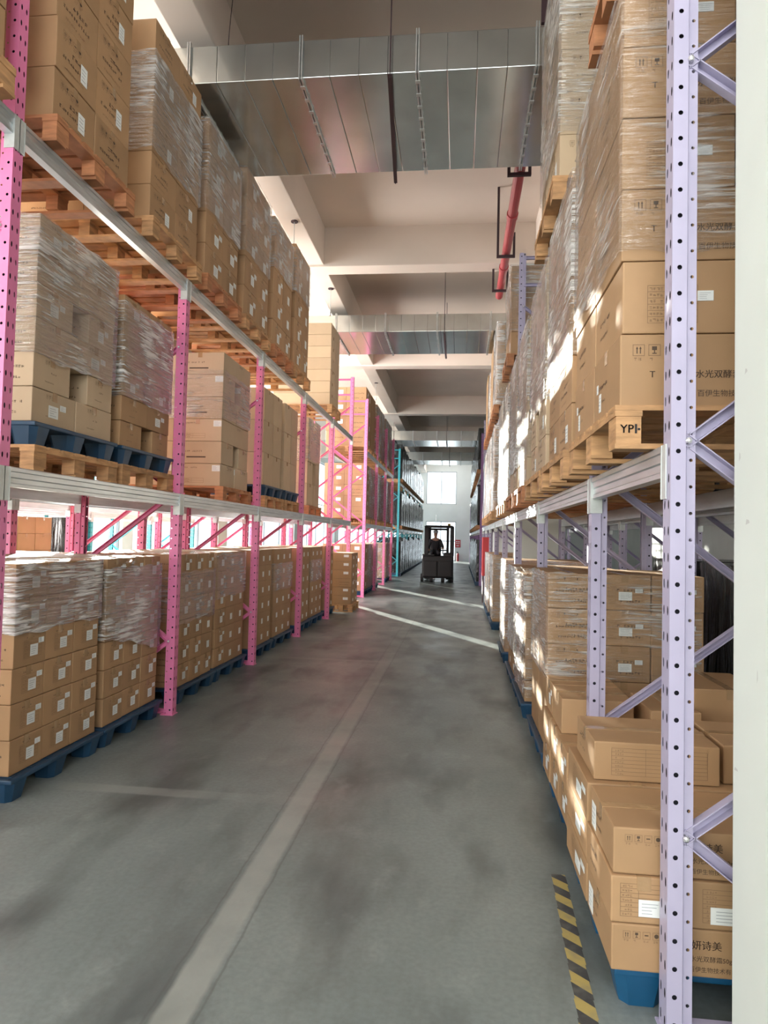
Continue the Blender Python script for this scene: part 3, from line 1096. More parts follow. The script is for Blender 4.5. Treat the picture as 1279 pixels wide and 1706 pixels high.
# right, middle shelf
XS = 0.605
ph = 'nearest right middle-shelf load'
wp = wood_pallet((0.575, 2.60, 2.002), -1, 1.08, 1.16, 'wooden pallet with stencilled marks on its near block, by first lavender post', 'wood')
z = 2.17
HR = 0.2835
for r in range(6):
    za, zb = z + HR * r, z + HR * (r + 1) - 0.003
    if r % 2 == 0:
        for j, (a, c) in enumerate(((2.65, 3.15), (3.155, 3.66))):
            carton(XS, XS + 0.66, a, c, za, zb, -1, ph, (ROWN[6][r], COLN[2][j], ''), 'brandB', 'card', r >= 2)
            carton(XS + 0.665, XS + 1.12, a, c, za, zb, -1, ph, (ROWN[6][r], COLN[2][j], 'second-deep'), 'brandB2', 'card', r >= 2)
    else:
        for j, (a, c) in enumerate(((2.65, 3.15), (3.155, 3.66))):
            carton(XS, XS + 0.418, a, c, za, zb, -1, ph, (ROWN[6][r], COLN[2][j], ''), 'tableC', 'card', r >= 2)
            carton(XS + 0.45, XS + 0.80, a, c, za, zb, -1, ph, (ROWN[6][r], COLN[2][j], 'second-deep'), 'plain', 'card', r >= 2)
            carton(XS + 0.81, XS + 1.12, a, c, za, zb, -1, ph, (ROWN[6][r], COLN[2][j], 'third-deep'), 'plain', 'card', r >= 2)
film('gleaming stretch film round the nearest right middle-shelf load', -1, XS, 2.65, 3.66, z + 0.6, z + 1.70, 1.12, False, 0.004)
RS = [
    ('second right middle-shelf load', 3.92, 4.92, 6, 0.275, (2, 5), 'card'),
    ('third right middle-shelf load', 5.08, 6.12, 6, 0.27, (2, 5), 'cardpale'),
    ('fourth right middle-shelf load', 6.46, 7.46, 6, 0.27, (1, 5), 'cardpale'),
    ('fifth right middle-shelf load', 7.62, 8.62, 6, 0.265, (1, 5), 'cardpale'),
    ('sixth right middle-shelf load', 9.0, 9.98, 6, 0.265, (0, 5), 'cardpale'),
    ('seventh right middle-shelf load', 10.1, 11.1, 6, 0.265, (0, 5), 'cardpale'),
    ('eighth right middle-shelf load', 12.5, 13.6, 6, 0.265, (0, 5), 'card'),
    ('ninth right middle-shelf load', 14.0, 15.0, 6, 0.265, (0, 5), 'card'),
    ('tenth right middle-shelf load', 15.1, 16.15, 6, 0.265, (0, 5), 'card'),
    ('eleventh right middle-shelf load', 16.6, 17.6, 6, 0.265, (0, 5), 'card'),
]
for i, (ph, a, c, nr, rh, wr, mm) in enumerate(RS):
    z = shelf_pallets(-1, XS + 0.02, a, c, 2.002, ph, m='woodred' if i in (2, 3) else 'wood')
    load(ph, -1, XS + 0.02, a, c, z, nr, rh, 2, 2, style='lines', wrap=wr, mat_=mm, layout=BRICK if i == 1 else None)
    film('stretch film round the %s' % ph, -1, XS + 0.02, a, c, z + rh * max(wr[0], 0.1), z + nr * rh, 1.12, True, 0.008)
# right, top shelf
RT = [
    ('nearest right top-shelf load', 2.60, 3.28, 5, 0.32, (1, 4), 'card'),
    ('second right top-shelf load', 4.62, 5.66, 6, 0.30, (1, 5), 'cardpale'),
    ('third right top-shelf load past the open gap', 9.05, 10.0, 4, 0.30, (1, 3), 'card'),
    ('fourth right top-shelf load', 12.5, 13.5, 5, 0.31, (0, 4), 'card'),
    ('fifth right top-shelf load', 14.0, 15.0, 5, 0.31, (9, -1), 'card'),
    ('sixth right top-shelf load', 15.2, 16.1, 4, 0.31, (0, 4), 'card'),
    ('seventh right top-shelf load', 16.6, 17.6, 5, 0.31, (9, -1), 'card'),
]
for i, (ph, a, c, nr, rh, wr, mm) in enumerate(RT):
    z = shelf_pallets(-1, 0.635, a, c, 3.972, ph, m='woodred' if i != 1 else 'wood')
    load(ph, -1, 0.635, a, c, z, nr, rh, 2, 2, style='lines', wrap=wr, mat_=mm)
    if wr[1] > 0:
        film('loose stretch film round the %s' % ph, -1, 0.635, a, c, z + rh * wr[0], z + nr * rh, 1.12, True, 0.012)

# behind the front rows
for k, (a, c, zz) in enumerate(((3.1, 4.1, 2.002), (4.25, 5.2, 2.002), (5.5, 6.5, 2.002), (3.1, 4.1, 0.0), (5.5, 6.5, 0.0))):
    ph = 'back left load %s' % ['over the shelf gap', 'second over the shelf gap', 'third over the shelf gap', 'low behind the first bay', 'low behind the second bay'][k]
    z = shelf_pallets(1, -3.80, a, c, zz, ph)
    load(ph, 1, -3.82, a, c, z, 4 if zz else 5, 0.25, 2, 1, depth=0.9, style='plain')
for k, (a, c) in enumerate(((5.0, 6.0), (7.6, 8.6), (10.1, 11.0))):
    ph = '%s deep left load in the teal rack' % NTH[k]
    z = shelf_pallets(1, -7.05, a, c, 0.0, ph)
    load(ph, 1, -7.05, a, c, z, 6, 0.28, 2, 1, depth=0.9, style='plain')


# ------------------------------------------------------------------ pick the cartons that show largest
def pick(n_keep):
    V, F, own = [], [], []

    def add(bx, k):
        x0, x1, y0, y1, z0, z1 = bx
        n = len(V)
        V.extend([(x0, y0, z0), (x1, y0, z0), (x1, y1, z0), (x0, y1, z0), (x0, y0, z1), (x1, y0, z1), (x1, y1, z1), (x0, y1, z1)])
        for q in ((3, 2, 1, 0), (4, 5, 6, 7), (0, 1, 5, 4), (1, 2, 6, 5), (2, 3, 7, 6), (3, 0, 4, 7)):
            F.append(tuple(n + i for i in q))
            own.append(k)
    for k, c in enumerate(CART):
        add(c['b'], k)
    add((0.925, 1.65, 1.55, 2.33, 0, 7), -1)
    for y in YP:
        add((XL - 0.08, XL, y - 0.042, y + 0.042, 0, 4), -1)
    for y in YR:
        add((XR, XR + 0.08, y - 0.042, y + 0.042, 0, 4), -1)
    add((XL - 0.05, XL, 1, 15.6, 1.885, 2.0), -1)
    add((XL - 0.05, XL, 1, 15.6, 3.87, 3.985), -1)
    add((XR, XR + 0.05, 2.4, 21, 1.885, 2.0), -1)
    add((XR, XR + 0.05, 2.4, 21, 3.87, 3.97), -1)
    add((-9, 9, -6, 50, -0.2, 0.0), -1)
    t = BVHTree.FromPolygons(V, F)
    hits = {}
    org = Vector((0, 0, 1.65))
    NX, NY = 320, 427
    for j in range(NY):
        for i in range(NX):
            px, py = (i + 0.5) / NX * 1279 - 639.5, (j + 0.5) / NY * 1706 - 853
            dr = fwd + rgt * (px / F_PX) - upv * (py / F_PX)
            _l, _n, idx, _d = t.ray_cast(org, dr)
            if idx is not None and own[idx] >= 0:
                hits[own[idx]] = hits.get(own[idx], 0) + 1
    order = sorted(hits, key=lambda k: -hits[k])
    return order[:n_keep], hits


KEEP, HITS = pick(298)


# ------------------------------------------------------------------ carton meshes
def text_mesh(body, size):
    c = bpy.data.curves.new('txt', 'FONT')
    c.body = body
    c.size = size
    c.resolution_u = 2
    o = bpy.data.objects.new('txt', c)
    COL.objects.link(o)
    bpy.context.view_layer.update()
    me = bpy.data.meshes.new_from_object(o.evaluated_get(bpy.context.evaluated_depsgraph_get()))
    out = ([tuple(v.co) for v in me.vertices], [tuple(p.vertices) for p in me.polygons])
    bpy.data.objects.remove(o)
    bpy.data.curves.remove(c)
    bpy.data.meshes.remove(me)
    return out


TXT = {}


def put_text(mb, fr, u, v, body, size, mi=1, bold=True):
    key = (body, size)
    if key not in TXT:
        TXT[key] = text_mesh(body, size)
    vs, fs = TXT[key]
    for off in ((0, 0), (size * 0.025, 0)) if bold else ((0, 0),):
        n = len(mb.v)
        mb.v += [tuple(fr[0] + fr[1] * (u + x + off[0]) + fr[2] * (v + y) + fr[3] * 0.0012) for x, y, _ in vs]
        for f in fs:
            mb.f.append(tuple(n + i for i in f))
            mb.m.append(mi)


def fq(mb, fr, u0, v0, u1, v1, mi=1, e=0.0011):
    o, U, V, N = fr
    mb.quad([o + U * u0 + V * v0 + N * e, o + U * u1 + V * v0 + N * e, o + U * u1 + V * v1 + N * e, o + U * u0 + V * v1 + N * e], mi)


def glyphs(mb, fr, u, v, n, size, rng, mi=1):
    """a row of small unreadable characters, as the photo shows them"""
    for k in range(n):
        if rng.random() < 0.08:
            continue
        x = u + k * size * 1.12
        t = size * 0.16
        for _ in range(3):
            if rng.random() < 0.6:
                y = v + rng.random() * (size - t)
                fq(mb, fr, x + size * 0.08 * rng.random(), y, x + size * (0.75 + 0.2 * rng.random()), y + t, mi)
            else:
                xx = x + rng.random() * (size * 0.8)
                fq(mb, fr, xx, v + size * 0.1 * rng.random(), xx + t, v + size * (0.8 + 0.2 * rng.random()), mi)


def icons(mb, fr, u, v, a, n=4):
    """handling marks: frame with arrows, glass, fragile, keep dry"""
    for k in range(n):
        x = u + k * a * 1.3
        t = a * 0.06
        fq(mb, fr, x, v, x + a, v + t, 2)
        fq(mb, fr, x, v + a - t, x + a, v + a, 2)
        fq(mb, fr, x, v, x + t, v + a, 2)
        fq(mb, fr, x + a - t, v, x + a, v + a, 2)
        if k == 0:
            for q in (0.32, 0.6):
                fq(mb, fr, x + a * q, v + a * 0.2, x + a * (q + 0.08), v + a * 0.62)
                o, U, V, N = fr
                c = x + a * (q + 0.04)
                mb.quad([o + U * (c - a * 0.1) + V * (v + a * 0.6) + N * 0.0012, o + U * (c + a * 0.1) + V * (v + a * 0.6) + N * 0.0012, o + U * c + V * (v + a * 0.82) + N * 0.0012], 1)
        elif k == 1:
            fq(mb, fr, x + a * 0.3, v + a * 0.5, x + a * 0.7, v + a * 0.82)
            fq(mb, fr, x + a * 0.46, v + a * 0.25, x + a * 0.54, v + a * 0.5)
            fq(mb, fr, x + a * 0.32, v + a * 0.18, x + a * 0.68, v + a * 0.26)
        elif k == 2:
            fq(mb, fr, x + a * 0.25, v + a * 0.45, x + a * 0.75, v + a * 0.6)
        else:
            o, U, V, N = fr
            mb.quad([o + U * (x + a * (0.5 + 0.3 * math.cos(i * math.pi / 4))) + V * (v + a * (0.5 + 0.3 * math.sin(i * math.pi / 4))) + N * 0.0012 for i in range(8)], 1)
        glyphs(mb, fr, x + a * 0.1, v - a * 0.42, 2, a * 0.3, random.Random(k), 2)


def table(mb, fr, u0, v0, u1, v1, rows=6, cols=2, rng=None):
    t = 0.0018
    for r in range(rows + 1):
        y = v0 + (v1 - v0) * r / rows
        fq(mb, fr, u0, y, u1, y + t, 2)
    for q in [0, 0.36, 1][:cols + 1]:
        x = u0 + (u1 - u0) * q
        fq(mb, fr, x, v0, x + t, v1, 2)
    rng = rng or random.Random(3)
    hh = (v1 - v0) / rows
    for r in range(rows):
        glyphs(mb, fr, u0 + (u1 - u0) * 0.04, v0 + hh * (r + 0.25), 4, min(hh * 0.5, (u1 - u0) * 0.065), rng, 2)


MESH = {}


def carton_meshes(dims, s, style, mm, var):
    """(body mesh, tape mesh, label mesh or None) of a carton centred on its base"""
    key = (tuple(round(x, 3) for x in dims), s, style, mm, var)
    if key in MESH:
        return MESH[key]
    dx, dy, dz = dims
    rng = random.Random(hash(key[0]) % 1000 + var)
    mb = MB()
    mb.bevbox((-dx / 2, -dy / 2, 0), (dx / 2, dy / 2, dz), 0.006)
    # frames of the aisle face and the near face: origin lower left, u, v, normal
    if s > 0:
        fa = (Vector((dx / 2, -dy / 2, 0)), Vector((0, 1, 0)), Vector((0, 0, 1)), Vector((1, 0, 0)))
    else:
        fa = (Vector((-dx / 2, dy / 2, 0)), Vector((0, -1, 0)), Vector((0, 0, 1)), Vector((-1, 0, 0)))
    fn = (Vector((-dx / 2, -dy / 2, 0)), Vector((1, 0, 0)), Vector((0, 0, 1)), Vector((0, -1, 0)))
    top = (Vector((-dx / 2, -dy / 2, dz)), Vector((1, 0, 0)), Vector((0, 1, 0)), Vector((0, 0, 1)))
    # flap seam on top
    if dx >= dy:
        fq(mb, top, 0.01, dy / 2 - 0.0015, dx - 0.01, dy / 2 + 0.0015, 1, 0.0006)
    else:
        fq(mb, top, dx / 2 - 0.0015, 0.01, dx / 2 + 0.0015, dy - 0.01, 1, 0.0006)
    lab = []
    if style in ('label', 'shelf', 'wide'):
        gs = dz * 0.05
        if style == 'label':
            table(mb, fa, dy * 0.30, dz * 0.22, dy * 0.86, dz * 0.74, 5, 2, rng)
            glyphs(mb, fa, dy * 0.34, dz * 0.80, 7, dz * 0.055, rng)
            lab = [(fa, dy * 0.50, dz * 0.26, dy * 0.74, dz * 0.60), (fa, dy * 0.76, dz * 0.60, dy * 0.93, dz * 0.76)]
        elif style == 'shelf':
            icons(mb, fa, dy * 0.30, dz * 0.80, dz * 0.10)
            glyphs(mb, fa, dy * 0.46, dz * 0.52, 4, dz * 0.06, rng)
            glyphs(mb, fa, dy * 0.30, dz * 0.24, 10, dz * 0.04, rng)
            if var % 2 == 0:
                lab = [(fa, dy * 0.36, dz * 0.24, dy * 0.58, dz * 0.60), (fa, dy * 0.62, dz * 0.52, dy * 0.76, dz * 0.70)]
            if var % 3 == 0:
                lab.append((fn, dx * 0.1, dz * 0.52, dx * 0.26, dz * 0.7))
        else:
            lab = []
        # near end: two printed lines
        glyphs(mb, fn, dx * 0.34, dz * 0.52, int(dx * 0.6 / (dz * 0.10)), dz * 0.085, rng)
        glyphs(mb, fn, dx * 0.40, dz * 0.22, int(dx * 0.5 / (dz * 0.09)), dz * 0.075, rng)
        if style == 'wide':
            if var % 2 == 0:
                icons(mb, fn, dx * 0.16, dz * 0.78, dz * 0.13)
                glyphs(mb, fn, dx * 0.16, dz * 0.46, 14, dz * 0.07, rng)
                glyphs(mb, fn, dx * 0.16, dz * 0.18, 14, dz * 0.055, rng)
            else:
                table(mb, fn, dx * 0.18, dz * 0.18, dx * 0.84, dz * 0.70, 6, 2, rng)
                lab = [(fn, dx * 0.38, dz * 0.28, dx * 0.64, dz * 0.52), (fn, dx * 0.70, dz * 0.50, dx * 0.85, dz * 0.63)]
    elif style == 'lines':
        icons(mb, fa, dy * 0.14, dz * 0.74, dz * 0.13)
        glyphs(mb, fa, dy * 0.36, dz * 0.50, 5, dz * 0.095, rng)
        glyphs(mb, fa, dy * 0.14, dz * 0.33, 11, dz * 0.075, rng)
        glyphs(mb, fa, dy * 0.20, dz * 0.15, 12, dz * 0.05, rng, 2)
        icons(mb, fn, dx * 0.12, dz * 0.74, dz * 0.11, 2)
        glyphs(mb, fn, dx * 0.18, dz * 0.35, 10, dz * 0.05, rng)
        if var % 3 == 0:
            lab = [(fa, dy * 0.58, dz * 0.24, dy * 0.74, dz * 0.62)]
    elif style == 'ends':
        if var % 2 == 0:
            glyphs(mb, fn, dx * 0.15, dz * 0.52, 13, dz * 0.07, rng)
            fq(mb, fn, dx * 0.28, dz * 0.26, dx * 0.68, dz * 0.32, 1)
        else:
            glyphs(mb, fn, dx * 0.25, dz * 0.80, 10, dz * 0.055, rng)
            table(mb, fn, dx * 0.26, dz * 0.14, dx * 0.66, dz * 0.34, 2, 2, rng)
            lab = [(fn, dx * 0.83, dz * 0.66, dx * 0.995, dz * 0.93)]
        icons(mb, fa, dy * 0.55, dz * 0.82, dz * 0.09)
    elif style in ('iconsA',):
        icons(mb, fn, dx * 0.10, dz * 0.70, dz * 0.17)
        glyphs(mb, fa, dy * 0.2, dz * 0.55, 6, dz * 0.12, rng)
        glyphs(mb, fa, dy * 0.2, dz * 0.3, 9, dz * 0.08, rng)
        lab = [(fa, dy * 0.10, dz * 0.12, dy * 0.28, dz * 0.72)]
    elif style in ('table', 'tableB'):
        table(mb, fn, dx * 0.14, dz * 0.14, dx * 0.90, dz * 0.84, 7, 2, rng)
        glyphs(mb, fa, dy * 0.2, dz * 0.6, 5, dz * 0.14, rng)
        glyphs(mb, fa, dy * 0.2, dz * 0.3, 9, dz * 0.08, rng)
        if style == 'tableB':
            lab = [(fn, dx * 0.20, dz * 0.12, dx * 0.54, dz * 0.48)]
        elif dz < 0.19 and var == 0:
            lab = [(fn, dx * 0.42, dz * 0.16, dx * 0.80, dz * 0.52)]
    elif style == 'tableC':
        table(mb, fn, dx * 0.22, dz * 0.14, dx * 0.66, dz * 0.66, 6, 2, rng)
        glyphs(mb, fn, dx * 0.42, dz * 0.70, 6, dz * 0.05, rng)
        glyphs(mb, fa, dy * 0.2, dz * 0.5, 7, dz * 0.08, rng)
        glyphs(mb, fa, dy * 0.2, dz * 0.3, 9, dz * 0.05, rng)
        lab = [(fn, dx * 0.40, dz * 0.20, dx * 0.56, dz * 0.44), (fn, dx * 0.66, dz * 0.44, dx * 0.80, dz * 0.58)]
    elif style == 'brandB':
        icons(mb, fn, dx * 0.07, dz * 0.70, dz * 0.16, 2)
        put_text(mb, fn, dx * 0.165, dz * 0.405, 'T', dz * 0.125, bold=True)
        put_text(mb, fn, dx * 0.42, dz * 0.405, '水光双酵套装(第', dz * 0.118)
        put_text(mb, fn, dx * 0.43, dz * 0.15, '百伊生物技术有限', dz * 0.10, bold=False)
        glyphs(mb, fa, dy * 0.2, dz * 0.5, 7, dz * 0.08, rng)
        glyphs(mb, fa, dy * 0.2, dz * 0.28, 9, dz * 0.05, rng)
        if var == 0:
            lab = [(fa, dy * 0.24, dz * 0.16, dy * 0.32, dz * 0.44), (fa, dy * 0.14, dz * 0.48, dy * 0.20, dz * 0.62)]
    elif style == 'brandA':
        icons(mb, fn, dx * 0.06, dz * 0.70, dz * 0.16)
        put_text(mb, fn, 0.270, dz * 0.60, '妍诗美', dz * 0.21)
        put_text(mb, fn, 0.265, dz * 0.34, '水光双酵霜50g', dz * 0.135, bold=False)
        put_text(mb, fn, 0.262, dz * 0.12, '百伊生物技术有限公司', dz * 0.125, bold=False)
        glyphs(mb, fa, dy * 0.2, dz * 0.55, 6, dz * 0.12, rng)
        glyphs(mb, fa, dy * 0.2, dz * 0.3, 9, dz * 0.08, rng)
        lab = [(fa, dy * 0.10, dz * 0.12, dy * 0.28, dz * 0.72)]
    bm = mb.mesh('carton', [MT[mm], MT['ink'], MT['inklight']])
    # tape over the top seam, folded down both ends
    tb = MB()
    tw = 0.024
    if style not in ('plain',) or var % 2 == 0 or True:
        e = 0.0016
        fold = min(0.055, dz * 0.3)
        if dx >= dy:
            tb.box((-dx / 2 - e, -tw, dz - 0.003), (dx / 2 + e, tw, dz + e))
            tb.box((-dx / 2 - e, -tw, dz - fold), (-dx / 2 + 0.003, tw, dz - 0.003))
            tb.box((dx / 2 - 0.003, -tw, dz - fold), (dx / 2 + e, tw, dz - 0.003))
        else:
            tb.box((-tw, -dy / 2 - e, dz - 0.003), (tw, dy / 2 + e, dz + e))
            tb.box((-tw, -dy / 2 - e, dz - fold), (tw, -dy / 2 + 0.003, dz - 0.003))
            tb.box((-tw, dy / 2 - 0.003, dz - fold), (tw, dy / 2 + e, dz - 0.003))
    tm = tb.mesh('packing_tape', [MT['tape']])
    lms = []
    for (fr, u0, v0, u1, v1) in lab:
        lb = MB()
        o, U, V, N = fr
        c = [o + U * u0 + V * v0, o + U * u1 + V * v0, o + U * u1 + V * v1, o + U * u0 + V * v1]
        lo = [p + N * 0.0012 for p in c]
        hi = [p + N * 0.0026 for p in c]
        n = len(lb.v)
        lb.v += [tuple(p) for p in lo + hi]
        for q in ((4, 5, 6, 7), (0, 1, 5, 4), (1, 2, 6, 5), (2, 3, 7, 6), (3, 0, 4, 7)):
            lb.f.append(tuple(n + i for i in q))
            lb.m.append(0)
        for r in range(4):
            vv = v0 + (v1 - v0) * (0.18 + 0.19 * r)
            x0 = u0 + (u1 - u0) * 0.12
            x1 = u0 + (u1 - u0) * (0.5 + 0.4 * rng.random())
            fq(lb, fr, x0, vv, x1, vv + (v1 - v0) * 0.035, 1, 0.0029)
        lms.append(lb.mesh('paper_label', [MT['paper'], MT['inkgray']]))
    MESH[key] = (bm, tm, lms)
    return MESH[key]


rest = MB()
keepset = set(KEEP)
rank = {k: i for i, k in enumerate(KEEP)}
used_labels = {}
for k, c in enumerate(CART):
    x0, x1, y0, y1, z0, z1 = c['b']
    if k not in keepset:
        rest.box((x0, y0, z0), (x1, y1, z1), 0 if c['mat'] == 'card' else 1)
        if k in HITS and c['style'] == 'label':
            # its white label, a few pixels in the picture
            fr = (Vector((x1, y0, z0)), Vector((0, 1, 0)), Vector((0, 0, 1)), Vector((1, 0, 0))) if c['s'] > 0 else (Vector((x0, y1, z0)), Vector((0, -1, 0)), Vector((0, 0, 1)), Vector((-1, 0, 0)))
            fq(rest, fr, (y1 - y0) * 0.5, (z1 - z0) * 0.26, (y1 - y0) * 0.74, (z1 - z0) * 0.6, 2, 0.002)
            if c['load'].startswith('lone') or 'cross aisle' in c['load']:
                fr = (Vector((x0, y0, z0)), Vector((1, 0, 0)), Vector((0, 0, 1)), Vector((0, -1, 0)))
                fq(rest, fr, (x1 - x0) * 0.6, (z1 - z0) * 0.5, (x1 - x0) * 0.85, (z1 - z0) * 0.8, 2, 0.002)
        continue
    var = (int(round((z0 * 7 + y0 * 3))) + (1 if c['pos'][2] else 0)) % 4
    if c['style'] in ('wide',):
        var = 0 if not c['pos'][2] else 1
    if c['style'] in ('ends',):
        var = int(round((z0 - 2.17) / 0.25)) + 1
    if c['style'] in ('brandA', 'brandB', 'table', 'tableB', 'tableC', 'iconsA'):
        var = 0 if 'bottom' in c['pos'][0] or 'second' in c['pos'][0] else 1
    st = 'plain' if c['style'] == 'brandB2' else c['style']
    dims = (x1 - x0, y1 - y0, z1 - z0)
    bm, tm, lms = carton_meshes(dims, c['s'], st, c['mat'], var)
    rg = random.Random(k)
    o = link('carton', bm, None, ((x0 + x1) / 2 + rg.uniform(-1, 1) * c['jit'], (y0 + y1) / 2 + rg.uniform(-1, 1) * c['jit'] * 0.2, z0), rg.uniform(-1, 1) * R(0.25))
    link('packing_tape', tm, o)
    for lm in lms:
        link('paper_label', lm, o)
    look = 'film-covered' if c['wrapped'] else ('pale' if c['mat'] == 'cardpale' else ('white-labelled' if lms else 'brown'))
    p = [t for t in c['pos'] if t]
    lab = '%s %s carton in the %s' % (look, ' '.join(p), c['load'])
    used_labels[lab] = used_labels.get(lab, 0) + 1
    tag(o, lab, 'carton', 'cartons of the %s' % c['load'])
ro = rest.build('distant_cartons', [MT['card'], MT['cardpale'], MT['paper']])
tag(ro, 'remaining brown cartons stacked deeper and farther along the racks', 'cartons', None, 'stuff')


# ------------------------------------------------------------------ stretch film
def build_film(args, idx):
    label, s, xf, y0, y1, z0, z1, depth, thick, bulge, slant = args
    rg = random.Random(idx)
    d = -s
    e = 0.011
    # footprint loop: near rear -> near front -> far front -> far rear
    pts = []
    xa, xb = xf - d * e, xf + d * depth * 0.98
    ya, yb = y0 - e, y1 + e
    step = 0.05 if y0 < 9 else 0.11

    def seg(p, q):
        n = max(2, int((Vector(q) - Vector(p)).length / step))
        return [(p[0] + (q[0] - p[0]) * i / n, p[1] + (q[1] - p[1]) * i / n) for i in range(n)]
    loop = seg((xb, ya), (xa, ya)) + seg((xa, ya), (xa, yb)) + seg((xa, yb), (xb, yb)) + [(xb, yb)]
    nz = max(3, int((z1 - z0) / (0.026 if y0 < 9 else 0.06)))
    mb = MB()
    nl = len(loop)
    ph = [rg.uniform(0, 6.28) for _ in range(8)]
    for j in range(nz + 1):
        t = j / nz
        for i, (x, y) in enumerate(loop):
            u = i * step
            hgt = z0 + (z1 - z0) * t
            hgt += slant * (0.5 - (y - y0) / max(0.1, y1 - y0)) * (1 - t) * 2
            hgt += 0.010 * math.sin(u * 9 + ph[0]) * (1 - t) + 0.008 * math.sin(u * 23 + ph[1])
            o = bulge * (0.5 + 0.5 * math.sin(hgt * 95 + u * 3.1 * math.sin(ph[2]) + ph[3])) * (0.5 + 0.5 * math.sin(u * 4.3 + ph[4]))
            o += bulge * 0.35 * rg.random()
            nx = 0.0
            ny = 0.0
            if abs(x - xa) < 1e-6:
                nx = -d
            if abs(y - ya) < 1e-6:
                ny = -1
            elif abs(y - yb) < 1e-6:
                ny = 1
            mb.v.append((x + nx * o, y + ny * o, hgt))
    for j in range(nz):
        for i in range(nl - 1):
            a = j * nl + i
            mb.f.append((a, a + 1, a + nl + 1, a + nl))
            mb.m.append(0)
    if bulge > 0.013:
        # a crumpled tuft hanging over the top edge
        c0 = Vector((xa, y0 + 0.22, z1 - 0.02))
        for q in range(26):
            n = len(mb.v)
            p = c0 + Vector((d * rg.uniform(-0.01, 0.12), rg.uniform(-0.2, 0.22), rg.uniform(-0.05, 0.06)))
            a1 = Vector((rg.uniform(-1, 1), rg.uniform(-1, 1), rg.uniform(-0.6, 1))).normalized() * rg.uniform(0.04, 0.1)
            a2 = Vector((rg.uniform(-1, 1), rg.uniform(-1, 1), rg.uniform(-1, 0.4))).normalized() * rg.uniform(0.03, 0.08)
            p.x = p.x - d * 0.02
            mb.v += [tuple(p), tuple(p + a1), tuple(p + a1 + a2), tuple(p + a2 * 1.2)]
            mb.f.append((n, n + 1, n + 2, n + 3))
            mb.m.append(0)
    me = mb.mesh('stretch_film', [MT[('film', 'filmthick', 'filmgleam')[int(thick)]]])
    for p in me.polygons:
        p.use_smooth = True
    o = link('stretch_film', me)
    tag(o, label, 'plastic film', 'stretch film on carton loads')


for i, f in enumerate(FILMS):
    build_film(f, i)

# ------------------------------------------------------------------ far dark wrapped loads
WL = {}


def wrapped_mesh(w_, d_, h_, v):
    key = (round(w_, 2), round(d_, 2), round(h_, 2), v)
    if key in WL:
        return WL[key]
    rg = random.Random(v)
    nx, ny, nz = 6, 6, 9
    bm = bmesh.new()
    mb = MB()
    loop = [(-d_ / 2 + d_ * i / nx, -w_ / 2) for i in range(nx)] + [(d_ / 2, -w_ / 2 + w_ * i / ny) for i in range(ny)] + \
           [(d_ / 2 - d_ * i / nx, w_ / 2) for i in range(nx)] + [(-d_ / 2, w_ / 2 - w_ * i / ny) for i in range(ny)]
    nl = len(loop)
    for j in range(nz + 1):
        for (x, y) in loop:
            k = 1 - 0.03 * rg.random()
            mb.v.append((x * k, y * k, h_ * j / nz))
    for j in range(nz):
        for i in range(nl):
            a, c = j * nl + i, j * nl + (i + 1) % nl
            mb.f.append((a, c, c + nl, a + nl))
            mb.m.append(0)
    mb.f.append(tuple(nz * nl + i for i in range(nl)))
    mb.m.append(0)
    mb.f.append(tuple(reversed(range(nl))))
    mb.m.append(0)
    bm.free()
    WL[key] = mb.mesh('wrapped_load', [MT['bfilm']])
    return WL[key]


def far_loads(s, xf, ys, side):
    d = -s
    n = 0
    for lv, zz, hh in (('floor', 0.0, 1.55), ('middle-shelf', 2.002, 1.6), ('top-shelf', 3.987, 1.5)):
        for k, y in enumerate(ys):
            for q in range(2):
                a = y + 0.10 + 1.18 * q
                i = k * 2 + q
                nm = NTH[i] if i < 12 else ['thirteenth', 'fourteenth', 'fifteenth', 'sixteenth', 'seventeenth', 'eighteenth'][i - 12]
                mb = MB()
                x0 = xf + s * 0.02
                mb.box((x0, a, zz), (x0 + d * 1.15, a + 0.08, zz + 0.11))
                mb.box((x0, a + 0.45, zz), (x0 + d * 1.15, a + 0.55, zz + 0.11))
                mb.box((x0, a + 0.95, zz), (x0 + d * 1.15, a + 1.03, zz + 0.11))
                mb.box((x0, a, zz + 0.11), (x0 + d * 1.15, a + 1.03, zz + 0.14))
                tag(mb.build('pallet', MT['blue' if zz == 0 else 'wood']), 'pallet under the %s dark %s load far down the %s' % (nm, lv, side), 'pallet', 'pallets under the dark loads')
                h2 = hh * (0.86 + 0.14 * ((i * 37 + int(zz * 10)) % 10) / 10)
                me = wrapped_mesh(1.02, 1.10, h2, i % 3)
                o = link('wrapped_load', me, None, (xf + d * 0.555, a + 0.515, zz + 0.142))
                tag(o, '%s black film-wrapped %s load far down the %s' % (nm, lv, side), 'wrapped load', 'black wrapped loads')


far_loads(1, XL + 0.09, Y3[:-1], 'left')
far_loads(-1, XR - 0.11, Y5[:6], 'right')

